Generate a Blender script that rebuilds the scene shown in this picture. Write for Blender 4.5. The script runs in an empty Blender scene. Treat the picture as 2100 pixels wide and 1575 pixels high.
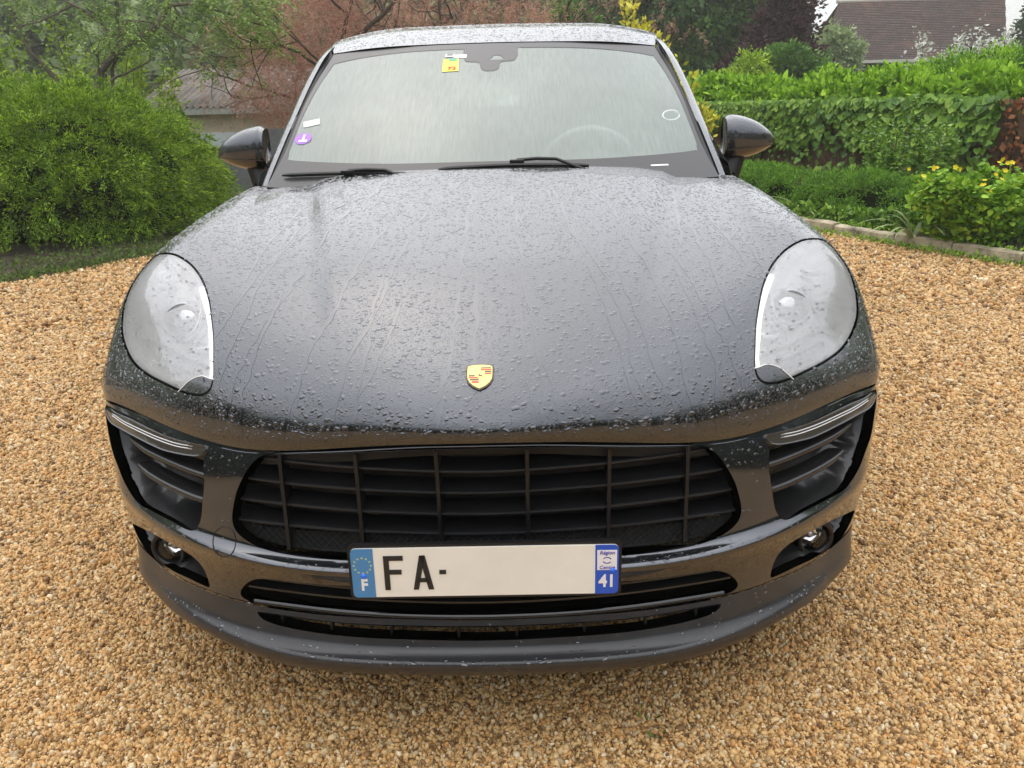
import bpy, math, random
import numpy as np
from mathutils import Vector, Matrix, geometry
R = math.radians
random.seed(4); rng = np.random.default_rng(4)
sc = bpy.context.scene
# ---------------------------------------------------------------- camera, sky, sun, exposure
cam = bpy.data.cameras.new('camera'); camo = bpy.data.objects.new('camera', cam); sc.collection.objects.link(camo)
cam.sensor_width = 36; cam.lens = 1569/2100*36; cam.clip_start = .05; cam.clip_end = 900
def cam_matrix(yaw, pitch, roll):
    f = Vector((math.sin(yaw)*math.cos(pitch), math.cos(yaw)*math.cos(pitch), -math.sin(pitch)))
    r = Vector((math.cos(yaw), -math.sin(yaw), 0)); u = r.cross(f)
    r2 = r*math.cos(roll)+u*math.sin(roll); u2 = -r*math.sin(roll)+u*math.cos(roll)
    return Matrix((r2, u2, -f)).transposed()
camo.matrix_world = Matrix.Translation((.080, -1.2749, 1.3155)) @ cam_matrix(-.01312, .3534, -.0250).to_4x4()
sc.camera = camo
SUN_EL, SUN_AZ = R(62), R(-25)
w = bpy.data.worlds.new('World'); sc.world = w; w.use_nodes = True; nt = w.node_tree; nt.nodes.clear()
sky = nt.nodes.new('ShaderNodeTexSky'); sky.sky_type = 'NISHITA'; sky.sun_disc = False
sky.sun_elevation = SUN_EL; sky.sun_rotation = SUN_AZ; sky.dust_density = 3; sky.ozone_density = .6
b1 = nt.nodes.new('ShaderNodeBackground'); b1.inputs[1].default_value = .05; nt.links.new(sky.outputs[0], b1.inputs[0])
# even cloud cover: pale, a little brighter overhead, with soft broad variation
tc = nt.nodes.new('ShaderNodeTexCoord'); sx = nt.nodes.new('ShaderNodeSeparateXYZ'); nt.links.new(tc.outputs['Generated'], sx.inputs[0])
cr = nt.nodes.new('ShaderNodeValToRGB'); cr.color_ramp.elements[0].position = 0; cr.color_ramp.elements[0].color = (.46, .465, .475, 1)
cr.color_ramp.elements[1].position = 1.; cr.color_ramp.elements[1].color = (1.22, 1.22, 1.22, 1); nt.links.new(sx.outputs[2], cr.inputs[0])
ns = nt.nodes.new('ShaderNodeTexNoise'); ns.inputs['Scale'].default_value = 2.2; ns.inputs['Detail'].default_value = 5
nt.links.new(tc.outputs['Generated'], ns.inputs[0])
mr = nt.nodes.new('ShaderNodeMapRange'); mr.inputs[1].default_value = .3; mr.inputs[2].default_value = .7; mr.inputs[3].default_value = .92; mr.inputs[4].default_value = 1.36
nt.links.new(ns.outputs[0], mr.inputs[0])
b2 = nt.nodes.new('ShaderNodeBackground'); nt.links.new(cr.outputs[0], b2.inputs[0]); nt.links.new(mr.outputs[0], b2.inputs[1])
ad = nt.nodes.new('ShaderNodeAddShader'); nt.links.new(b1.outputs[0], ad.inputs[0]); nt.links.new(b2.outputs[0], ad.inputs[1])
wo = nt.nodes.new('ShaderNodeOutputWorld'); nt.links.new(ad.outputs[0], wo.inputs[0])
sl = bpy.data.lights.new('sun', 'SUN'); sl.energy = .7; sl.angle = R(150); sl.color = (1, .96, .9)
so = bpy.data.objects.new('sun', sl); sc.collection.objects.link(so)
sd = Vector((math.sin(SUN_AZ)*math.cos(SUN_EL), math.cos(SUN_AZ)*math.cos(SUN_EL), math.sin(SUN_EL)))
so.rotation_euler = sd.to_track_quat('Z', 'Y').to_euler()
vs = sc.view_settings; vs.view_transform = 'Standard'; vs.look = 'None'; vs.gamma = 1; vs.use_curve_mapping = False; vs.exposure = .46
sc.cycles.max_bounces = 8; sc.cycles.transparent_max_bounces = 12; sc.cycles.caustics_reflective = False; sc.cycles.caustics_refractive = False
sc.cycles.sample_clamp_indirect = 6

# ---------------------------------------------------------------- materials
MATS = {}
def newmat(name):
    m = bpy.data.materials.new(name); m.use_nodes = True; MATS[name] = m
    return m, m.node_tree, m.node_tree.nodes['Principled BSDF']
def N(t, kind, **kw):
    n = t.nodes.new(kind)
    for k, v in kw.items():
        if k in n.inputs.keys(): n.inputs[k].default_value = v
        else: setattr(n, k, v)
    return n
def L(t, a, b): t.links.new(a, b)
def ramp(t, src, stops):
    r = N(t, 'ShaderNodeValToRGB'); e = r.color_ramp.elements
    while len(e) < len(stops): e.new(.5)
    for q, (p, c) in zip(e, stops): q.position = p; q.color = tuple(c)+((1,) if len(c) == 3 else ())
    L(t, src, r.inputs[0]); return r.outputs[0]
def objco(t): return N(t, 'ShaderNodeTexCoord').outputs['Object']
def geopos(t): return N(t, 'ShaderNodeNewGeometry').outputs['Position']
def bump(t, b, src, strength, dist, prev=None, slot='Normal'):
    n = N(t, 'ShaderNodeBump', Strength=strength, Distance=dist); L(t, src, n.inputs['Height'])
    if prev is not None: L(t, prev, n.inputs['Normal'])
    L(t, n.outputs[0], b.inputs[slot]); return n.outputs[0]
def simple(name, col, rough=.5, metal=0., coat=0., noise=0., nscale=20, bumps=0., bdist=.002, **kw):
    m, t, b = newmat(name)
    b.inputs['Base Color'].default_value = (*col, 1); b.inputs['Roughness'].default_value = rough; b.inputs['Metallic'].default_value = metal
    b.inputs['Coat Weight'].default_value = coat; b.inputs['Coat Roughness'].default_value = .04
    for k, v in kw.items(): b.inputs[k].default_value = v
    if noise or bumps:
        n = N(t, 'ShaderNodeTexNoise', Scale=nscale, Detail=6.0, Roughness=.6); L(t, geopos(t), n.inputs[0])
        if noise:
            c = [max(0, x*(1-noise)) for x in col]; d = [x*(1+noise) for x in col]
            L(t, ramp(t, n.outputs[0], [(.3, c), (.7, d)]), b.inputs['Base Color'])
        if bumps: bump(t, b, n.outputs[0], bumps, bdist)
    return m
def wet_relief(t, scale, lo, hi):
    """round bead relief: height of small drops, from the distance to scattered cell points"""
    v = N(t, 'ShaderNodeTexVoronoi', Scale=scale); L(t, geopos(t), v.inputs['Vector'])
    sp = N(t, 'ShaderNodeSeparateColor'); L(t, v.outputs['Color'], sp.inputs[0])
    th = N(t, 'ShaderNodeMapRange'); th.inputs[3].default_value = lo; th.inputs[4].default_value = hi; L(t, sp.outputs[0], th.inputs[0])
    d = N(t, 'ShaderNodeMath', operation='DIVIDE'); L(t, v.outputs['Distance'], d.inputs[0]); L(t, th.outputs[0], d.inputs[1])
    s = N(t, 'ShaderNodeMath', operation='MULTIPLY'); L(t, d.outputs[0], s.inputs[0]); L(t, d.outputs[0], s.inputs[1])
    o = N(t, 'ShaderNodeMath', operation='SUBTRACT', use_clamp=True); o.inputs[0].default_value = 1; L(t, s.outputs[0], o.inputs[1])
    q = N(t, 'ShaderNodeMath', operation='SQRT'); L(t, o.outputs[0], q.inputs[0]); return q.outputs[0]
def paint(name, beads):
    m, t, b = newmat(name)
    b.inputs['Base Color'].default_value = (.090, .096, .107, 1); b.inputs['Metallic'].default_value = .9; b.inputs['Roughness'].default_value = .17
    b.inputs['Coat Weight'].default_value = 1; b.inputs['Coat Roughness'].default_value = .03; b.inputs['Coat IOR'].default_value = 1.5
    if beads:
        a = wet_relief(t, 330, .12, .55); p = bump(t, b, a, .5, .0006, slot='Coat Normal')
        c = wet_relief(t, 170, .05, .42); bump(t, b, c, .55, .0011, p, slot='Coat Normal')
        L(t, b.inputs['Coat Normal'].links[0].from_socket, b.inputs['Normal'])
    return m
paint('car_paint', True); paint('car_paint_smooth', False)
simple('gloss_black', (.012, .012, .013), .12, coat=.6)
simple('black_plastic', (.007, .007, .008), .42, noise=.3, nscale=60, bumps=.15, bdist=.001)
simple('strip_body', (.10, .088, .075), .10, metal=.4, coat=1.)
simple('duct_plastic', (.016, .016, .017), .28, coat=.3, noise=.2)
simple('cavity_black', (.006, .006, .006), .7)
simple('rubber', (.012, .012, .013), .55)
simple('lip_grey', (.026, .026, .028), .33, coat=.3, noise=.15, nscale=30)
simple('chrome', (.85, .85, .86), .08, metal=1)
simple('silver', (.97, .97, .98), .25, metal=.0, coat=1.)
simple('satin_silver', (.70, .71, .73), .22, metal=.7)
simple('lamp_white', (.95, .95, .95), .3, coat=1.)
simple('guide_glow', (.95, .95, .95), .3, **{'Emission Color': (1, .98, .95, 1), 'Emission Strength': .7})  # slight glow added so the headlight guide looks bright white
simple('plate_white', (.86, .83, .75), .35, coat=.4, noise=.04, nscale=15)
simple('plate_blue_pale', (.06, .24, .50), .35, coat=.4)
simple('plate_blue', (.01, .09, .55), .35, coat=.4)
simple('plate_black', (.02, .02, .02), .45)
simple('white_print', (.85, .85, .85), .4); simple('star_yellow', (.55, .62, .18), .5); simple('text_blue', (.08, .06, .42), .5)
simple('rivet_blue', (.02, .16, .85), .25, coat=.6)
simple('gold', (.86, .66, .22), .28, metal=.55); simple('badge_red', (.55, .05, .04), .35, coat=.7); simple('badge_dark', (.07, .05, .03), .4, coat=.5)
simple('sticker_purple', (.38, .16, .68), .5); simple('sticker_white', (.85, .87, .85), .5); simple('sticker_yellow', (.85, .75, .10), .5)
simple('sticker_red', (.8, .1, .05), .5); simple('sticker_green', (.10, .45, .25), .5)
simple('frit', (.045, .045, .047), .28)
simple('wheel_grip', (.42, .43, .43), .5)
simple('interior_dark', (.10, .10, .10), .6, noise=.2); simple('seat_leather', (.33, .33, .32), .5, noise=.2)
simple('headliner', (.42, .42, .40), .8)
simple('tyre', (.02, .02, .02), .75, noise=.3); simple('rim_metal', (.35, .35, .36), .3, metal=.9)
def glass(name, tint, haze=0., hazecol=(.8, .85, .83), rough=.02, beads=False, ior=1.5, streaks=False):
    """thin pane: reflects by Fresnel, lets the rest straight through, with an optional whitish film for wet haze and painted sky reflection"""
    m, t, b = newmat(name); t.nodes.remove(b); o = t.nodes['Material Output']
    tr = N(t, 'ShaderNodeBsdfTransparent'); tr.inputs[0].default_value = (*tint, 1)
    gl = N(t, 'ShaderNodeBsdfGlossy', Roughness=rough); fr = N(t, 'ShaderNodeFresnel', IOR=ior)
    base = tr.outputs[0]
    if haze:
        df = N(t, 'ShaderNodeBsdfDiffuse'); df.inputs[0].default_value = (*hazecol, 1)
        tl = N(t, 'ShaderNodeBsdfTranslucent'); tl.inputs[0].default_value = (*hazecol, 1)
        a = N(t, 'ShaderNodeMixShader'); a.inputs[0].default_value = .3; L(t, df.outputs[0], a.inputs[1]); L(t, tl.outputs[0], a.inputs[2])
        mx = N(t, 'ShaderNodeMixShader'); mx.inputs[0].default_value = haze; L(t, base, mx.inputs[1]); L(t, a.outputs[0], mx.inputs[2]); base = mx.outputs[0]
        if streaks:
            mp = N(t, 'ShaderNodeMapping'); mp.inputs['Scale'].default_value = (160, 14, 14); L(t, geopos(t), mp.inputs[0])
            n = N(t, 'ShaderNodeTexNoise', Scale=1.0, Detail=5.0); L(t, mp.outputs[0], n.inputs[0])
            n2 = N(t, 'ShaderNodeTexNoise', Scale=3.0, Detail=3.0); L(t, geopos(t), n2.inputs[0])
            ml = N(t, 'ShaderNodeMath', operation='MULTIPLY'); L(t, n.outputs[0], ml.inputs[0]); L(t, n2.outputs[0], ml.inputs[1])
            q = N(t, 'ShaderNodeMapRange'); q.inputs[1].default_value = .12; q.inputs[2].default_value = .42; q.inputs[3].default_value = haze*.86; q.inputs[4].default_value = haze*1.16
            L(t, ml.outputs[0], q.inputs[0]); L(t, q.outputs[0], mx.inputs[0])
    mg = N(t, 'ShaderNodeMixShader'); L(t, fr.outputs[0], mg.inputs[0]); L(t, base, mg.inputs[1]); L(t, gl.outputs[0], mg.inputs[2])
    if beads:
        bb = N(t, 'ShaderNodeBump', Strength=.5, Distance=.001); L(t, wet_relief(t, 260, .05, .5), bb.inputs['Height'])
        L(t, bb.outputs[0], gl.inputs['Normal']); L(t, bb.outputs[0], fr.inputs['Normal'])
    L(t, mg.outputs[0], o.inputs[0]); return m
glass('windscreen_glass', (.74, .82, .79), .37, (.80, .92, .85), .03, ior=1.60, streaks=True)  # pale film: part wet haze, part sky reflection painted as diffuse colour
glass('side_glass', (.22, .27, .26), .05)
glass('lamp_glass', (.99, .99, .99), .42, (.95, .95, .97), rough=.015, beads=True, ior=2.1)  # milky film for fine drops, whitened to imitate the bright sky reflection
simple('lamp_grey', (.42, .43, .46), .2, metal=.4)
simple('lamp_dark', (.05, .05, .055), .3)
glass('lamp_glass_clear', (.95, .95, .95), 0., rough=.02)
m, t, b = newmat('water'); b.inputs['Transmission Weight'].default_value = 1; b.inputs['IOR'].default_value = 1.33; b.inputs['Roughness'].default_value = .0

# ---------------------------------------------------------------- mesh helpers
def link(name, me, parent=None, mat=None):
    o = bpy.data.objects.new(name, me); sc.collection.objects.link(o)
    if parent is not None: o.parent = parent
    if mat: me.materials.append(MATS[mat])
    return o
def mesh(name, V, F, mat, parent=None, smooth=True, nrm=None, kind=None):
    me = bpy.data.meshes.new(name); V = np.asarray(V, np.float64).reshape(-1, 3)
    if isinstance(F, np.ndarray):
        n, k = F.shape; me.vertices.add(len(V)); me.vertices.foreach_set('co', V.ravel()); me.loops.add(n*k); me.polygons.add(n)
        me.loops.foreach_set('vertex_index', F.ravel().astype(np.int32)); me.polygons.foreach_set('loop_start', np.arange(0, n*k, k, dtype=np.int32))
        me.polygons.foreach_set('loop_total', np.full(n, k, dtype=np.int32)); me.update(calc_edges=True)
    else: me.from_pydata([tuple(v) for v in V], [], [tuple(f) for f in F]); me.update()
    if smooth: me.polygons.foreach_set('use_smooth', [True]*len(me.polygons))
    if nrm is not None: me.normals_split_custom_set_from_vertices([tuple(x) for x in nrm])
    o = link(name, me, parent, mat)
    if kind: o['kind'] = kind
    return o
def empty(name, loc, label, cat, group=None):
    o = bpy.data.objects.new(name, None); sc.collection.objects.link(o); o.location = loc; o.empty_display_size = .1
    tag(o, label, cat, group); return o
def tag(o, label, cat, group=None):
    o['label'] = label; o['category'] = cat
    if group: o['group'] = group
    return o
class MB:
    def __init__(s): s.V = []; s.F = []; s.n = 0
    def add(s, V, F): s.V += [tuple(v) for v in V]; s.F += [tuple(i+s.n for i in f) for f in F]; s.n += len(V); return s
    def grid(s, P, close=False):
        P = np.asarray(P); a, b = P.shape[:2]; F = []
        for i in range(a-1):
            for j in range(b if close else b-1): F.append((i*b+j, i*b+(j+1) % b, (i+1)*b+(j+1) % b, (i+1)*b+j))
        return s.add(P.reshape(-1, 3), F)
    def tube(s, pts, r, k=8, cap=True):
        pts = [Vector(p) for p in pts]; rs = r if hasattr(r, '__len__') else [r]*len(pts); rings = []; up = None
        for i, p in enumerate(pts):
            d = (pts[min(i+1, len(pts)-1)]-pts[max(i-1, 0)]).normalized()
            if up is None: up = d.orthogonal().normalized()
            up = (up-d*up.dot(d)).normalized(); q = d.cross(up)
            rings.append([p+(up*math.cos(2*math.pi*j/k)+q*math.sin(2*math.pi*j/k))*rs[i] for j in range(k)])
        n0 = s.n; s.grid(np.array([[tuple(v) for v in g] for g in rings]), True)
        if cap: s.F += [tuple(n0+j for j in range(k)), tuple(n0+(len(pts)-1)*k+j for j in range(k))[::-1]]
        return s
    def box(s, c, d, rot=None, bev=0):
        c = Vector(c); V = [Vector((x*d[0]/2, y*d[1]/2, z*d[2]/2)) for x in (-1, 1) for y in (-1, 1) for z in (-1, 1)]
        if rot is not None: V = [rot @ v for v in V]
        return s.add([c+v for v in V], [(0, 1, 3, 2), (4, 6, 7, 5), (0, 4, 5, 1), (2, 3, 7, 6), (0, 2, 6, 4), (1, 5, 7, 3)])
    def build(s, name, mat, parent=None, smooth=False, kind=None, bev=0, sub=0):
        o = mesh(name, s.V, s.F, mat, parent, smooth, kind=kind)
        if bev:
            md = o.modifiers.new('bevel', 'BEVEL'); md.width = bev; md.segments = 2; md.limit_method = 'ANGLE'
        if sub: md = o.modifiers.new('sub', 'SUBSURF'); md.levels = sub; md.render_levels = sub
        return o
def dense(poly, step, closed=True):
    """smooth curve through the picked points (Catmull-Rom), sampled every step"""
    P = np.array(poly, float); n = len(P); out = []
    for i in range(n if closed else n-1):
        p0, p1, p2, p3 = (P[(i-1) % n], P[i], P[(i+1) % n], P[(i+2) % n]) if closed else (P[max(i-1, 0)], P[i], P[i+1], P[min(i+2, n-1)])
        k = max(1, int(np.linalg.norm(p2-p1)/step))
        for j in range(k):
            u = j/k; out.append(.5*((2*p1)+(-p0+p2)*u+(2*p0-5*p1+4*p2-p3)*u*u+(-p0+3*p1-3*p2+p3)*u**3))
    if not closed: out.append(P[-1])
    return np.array(out)
def inside(P, poly):
    x, y = P[:, 0], P[:, 1]; c = np.zeros(len(P), bool); n = len(poly)
    for i in range(n):
        x1, y1 = poly[i]; x2, y2 = poly[i-1]
        if y1 == y2: continue
        m = ((y1 > y) != (y2 > y)) & (x < (x2-x1)*(y-y1)/(y2-y1)+x1); c ^= m
    return c
def area(p): x, y = p[:, 0], p[:, 1]; return .5*np.sum(x*np.roll(y, -1)-np.roll(x, -1)*y)
def mirror(p): return p[::-1]*[-1, 1]
def segdist(P, poly):
    d = np.full(len(P), 9.)
    for i in range(len(poly)):
        a, b = poly[i-1], poly[i]; ab = b-a; l = max(ab@ab, 1e-12); u = np.clip(((P-a)@ab)/l, 0, 1)
        d = np.minimum(d, np.hypot(*(P-a-u[:, None]*ab).T))
    return d
def trim(S, holes=(), keep=None, step=.01, dom=None):
    """triangulate a surface in its own parameters, cut exactly along outlines"""
    s0, s1, t0, t1 = dom or ((S.s[0], S.s[-1], S.t[0], S.t[-1]) if keep is None else (0, 1, 0, 1))
    polys = list(holes); G = []
    if keep is not None:
        s0, t0 = keep.min(0); s1, t1 = keep.max(0); polys.append(keep); bd = []
    ns, ntt = max(3, int((s1-s0)/step)), max(3, int((t1-t0)/step))
    g = np.meshgrid(np.linspace(s0, s1, ns), np.linspace(t0, t1, ntt)); P = np.stack([g[0].ravel(), g[1].ravel()], 1)
    ok = np.ones(len(P), bool)
    for h in polys: ok &= segdist(P, h) > step*.35
    if keep is not None: ok &= inside(P, keep)
    for h in holes: ok &= ~inside(P, h)
    P = P[ok]; V = [tuple(p) for p in P]; E = []
    for h in polys:
        n = len(V); V += [tuple(p) for p in h]; E += [(n+i, n+(i+1) % len(h)) for i in range(len(h))]
    r = geometry.delaunay_2d_cdt([Vector(v) for v in V], E, [], 0, 1e-6)
    V = np.array([tuple(v) for v in r[0]]); F = np.array([f for f in r[2] if len(f) == 3]); c = V[F].mean(1); ok = np.ones(len(F), bool)
    if keep is not None: ok &= inside(c, keep)
    for h in holes: ok &= ~inside(c, h)
    F = F[ok]; a = V[F]; ar = (a[:, 1, 0]-a[:, 0, 0])*(a[:, 2, 1]-a[:, 0, 1])-(a[:, 2, 0]-a[:, 0, 0])*(a[:, 1, 1]-a[:, 0, 1])
    F = F[np.abs(ar) > 1e-9]; ar = ar[np.abs(ar) > 1e-9]; F = np.where(ar[:, None] < 0, F[:, ::-1], F)
    return V, F
def flange(S, poly, depth, r=.003, off=0.):
    P = S(poly[:, 0], poly[:, 1], off); n = S.nrm(poly[:, 0], poly[:, 1]); T = np.roll(P, -1, 0)-np.roll(P, 1, 0); T /= np.maximum(np.linalg.norm(T, axis=1, keepdims=True), 1e-9)
    side = np.cross(n, T)*(1 if area(poly) > 0 else -1); k = len(P)
    rings = [(P, n), (P+side*r*.35-n*r*.12, n*.85+side*.5), (P+side*r*.8-n*r*.5, n*.5+side*.85), (P+side*r-n*r, side), (P+side*r-n*depth, side)]
    V = np.concatenate([a for a, _ in rings]); NN = np.concatenate([b/np.linalg.norm(b, axis=1, keepdims=True) for _, b in rings]); F = []
    for i in range(len(rings)-1):
        for j in range(k): F.append((i*k+j, i*k+(j+1) % k, (i+1)*k+(j+1) % k, (i+1)*k+j) if area(poly) < 0 else (i*k+j, (i+1)*k+j, (i+1)*k+(j+1) % k, i*k+(j+1) % k))
    return V, F, NN
def skin(name, S, mat, parent, holes=(), keep=None, step=.01, off=0., depth=.02, dom=None, rims=True, r=.003):
    st, F = trim(S, holes, keep, step, dom); V = S(st[:, 0], st[:, 1], off); NN = S.nrm(st[:, 0], st[:, 1]); F = [tuple(f) for f in F]
    if rims:
        for h in holes:
            v, f, n = flange(S, h, depth, r, off); k = len(V); V = np.concatenate([V, v]); NN = np.concatenate([NN, n]); F += [tuple(i+k for i in q) for q in f]
    return mesh(name, V, F, mat, parent, nrm=NN)
def textmesh(name, txt, size, M4, mat, parent, bold=0., align='CENTER', shear=0., sx=1.):
    cu = bpy.data.curves.new('t', 'FONT'); cu.body = txt; cu.size = size; cu.align_x = align; cu.align_y = 'CENTER'; cu.offset = bold; cu.extrude = .0006; cu.shear = shear
    o = bpy.data.objects.new('t', cu); sc.collection.objects.link(o); dg = bpy.context.evaluated_depsgraph_get()
    me = bpy.data.meshes.new_from_object(o.evaluated_get(dg)); me.transform(M4 @ Matrix.Diagonal((sx, 1, 1, 1)).to_4x4()); bpy.data.objects.remove(o); bpy.data.curves.remove(cu)
    me.name = name; me.materials.clear(); return link(name, me, parent, mat)

def cs_M(k):
    n=len(k); h=np.diff(k); A=np.eye(n); B=np.zeros((n,n))
    for i in range(1,n-1):
        A[i,i-1]=h[i-1]; A[i,i]=2*(h[i-1]+h[i]); A[i,i+1]=h[i]
        B[i,i-1]=6/h[i-1]; B[i,i]=-6/h[i-1]-6/h[i]; B[i,i+1]=6/h[i]
    return np.linalg.solve(A,B)
def cs_W(k,M,x):
    x=np.atleast_1d(np.asarray(x,float)); n=len(k)
    i=np.clip(np.searchsorted(k,x)-1,0,n-2); h=k[i+1]-k[i]
    a=((k[i+1]-x)/h)[:,None]; b=((x-k[i])/h)[:,None]; E=np.eye(n); h=h[:,None]
    return a*E[i]+b*E[i+1]+((a**3-a)*M[i]+(b**3-b)*M[i+1])*h*h/6
class Surf:
    """smooth surface through a net of points; rows run across the car (given for x >= 0 and mirrored)"""
    def __init__(self,rows,bump=None,mirror=True):
        N=np.array(rows,float)
        if mirror: N=np.concatenate([N[:,:0:-1]*[-1,1,1],N],1)
        self.N=N; self.bump=bump
        d=np.linalg.norm(np.diff(N,axis=1),axis=2).mean(0); s=np.concatenate([[0],np.cumsum(d)])
        if mirror: s=s-s[len(s)//2]
        d=np.linalg.norm(np.diff(N,axis=0),axis=2).mean(1); t=np.concatenate([[0],np.cumsum(d)])
        self.s=s; self.t=t; self.Ms=cs_M(s); self.Mt=cs_M(t)
    def raw(self,s,t):
        Ws=cs_W(self.s,self.Ms,s); Wt=cs_W(self.t,self.Mt,t)
        P=np.einsum('ij,ik,jkc->ic',Wt,Ws,self.N)
        if self.bump is not None: P=P.copy(); P[:,2]+=self.bump(P[:,0],P[:,1])
        return P
    def __call__(self,s,t,off=0.0):
        P=self.raw(s,t)
        if np.ndim(off) or off!=0: P=P+self.nrm(s,t)*np.reshape(off,(-1,1)) if np.ndim(off) else P+self.nrm(s,t)*off
        return P
    def nrm(self,s,t,e=2e-3):
        s=np.atleast_1d(np.asarray(s,float)); t=np.atleast_1d(np.asarray(t,float))
        a=self.raw(s+e,t)-self.raw(s-e,t); b=self.raw(s,t+e)-self.raw(s,t-e)
        n=np.cross(a,b); return n/np.maximum(np.linalg.norm(n,axis=1,keepdims=True),1e-12)
def sstep(x,a,b):
    x=np.clip((x-a)/(b-a),0,1); return x*x*(3-2*x)
def hood_bump(X,Y):
    A=np.abs(X)
    xc=.24+.245*np.clip(Y,0,1.3)
    fade=sstep(Y,.18,.5)
    h=.011*fade*(1-sstep(A,xc-.006,xc+.05))+.004*fade*(1-sstep(A,xc-.10,xc+.02))
    xf=.60+.14*np.clip(Y,0,1.3)
    h+=.010*sstep(Y,.45,.75)*sstep(A,xf-.05,xf+.004)*(1-sstep(A,xf+.02,xf+.16))
    return h

HOOD_NET = [[(0, 0.032, 0.713), (0.2, 0.064, 0.697), (0.36, 0.103, 0.673), (0.5, 0.155, 0.656), (0.64, 0.233, 0.655), (0.77, 0.32, 0.664), (0.88, 0.405, 0.664), (0.94, 0.465, 0.657), (0.975, 0.6, 0.64)], [(0, 0.028, 0.736), (0.2, 0.058, 0.722), (0.36, 0.096, 0.7), (0.5, 0.15, 0.684), (0.64, 0.229, 0.682), (0.77, 0.318, 0.688), (0.88, 0.406, 0.687), (0.944, 0.472, 0.68), (0.978, 0.605, 0.668)], [(0, 0.046, 0.768), (0.2, 0.068, 0.757), (0.36, 0.104, 0.738), (0.5, 0.156, 0.722), (0.64, 0.236, 0.718), (0.77, 0.326, 0.72), (0.88, 0.416, 0.718), (0.946, 0.492, 0.71), (0.98, 0.62, 0.7)], [(0, 0.115, 0.817), (0.2, 0.124, 0.812), (0.36, 0.15, 0.8), (0.51, 0.2, 0.788), (0.64, 0.278, 0.782), (0.76, 0.372, 0.786), (0.868, 0.47, 0.786), (0.945, 0.56, 0.78), (0.981, 0.69, 0.765)], [(0, 0.28, 0.893), (0.2, 0.284, 0.892), (0.37, 0.3, 0.888), (0.51, 0.33, 0.882), (0.63, 0.39, 0.882), (0.75, 0.46, 0.886), (0.86, 0.55, 0.885), (0.938, 0.65, 0.865), (0.975, 0.78, 0.835)], [(0, 0.6, 0.991), (0.2, 0.6, 0.991), (0.38, 0.605, 0.986), (0.52, 0.61, 0.979), (0.63, 0.615, 0.977), (0.735, 0.65, 0.979), (0.835, 0.7, 0.974), (0.915, 0.78, 0.938), (0.962, 0.9, 0.88)], [(0, 0.92, 1.063), (0.2, 0.92, 1.062), (0.38, 0.925, 1.056), (0.51, 0.93, 1.046), (0.62, 0.93, 1.042), (0.72, 0.935, 1.04), (0.81, 0.955, 1.028), (0.89, 1.0, 0.985), (0.952, 1.09, 0.905)], [(0, 1.14, 1.112), (0.2, 1.15, 1.111), (0.38, 1.17, 1.105), (0.5, 1.19, 1.097), (0.6, 1.21, 1.091), (0.69, 1.24, 1.084), (0.775, 1.27, 1.066), (0.86, 1.3, 1.01), (0.93, 1.33, 0.925)]]
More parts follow.
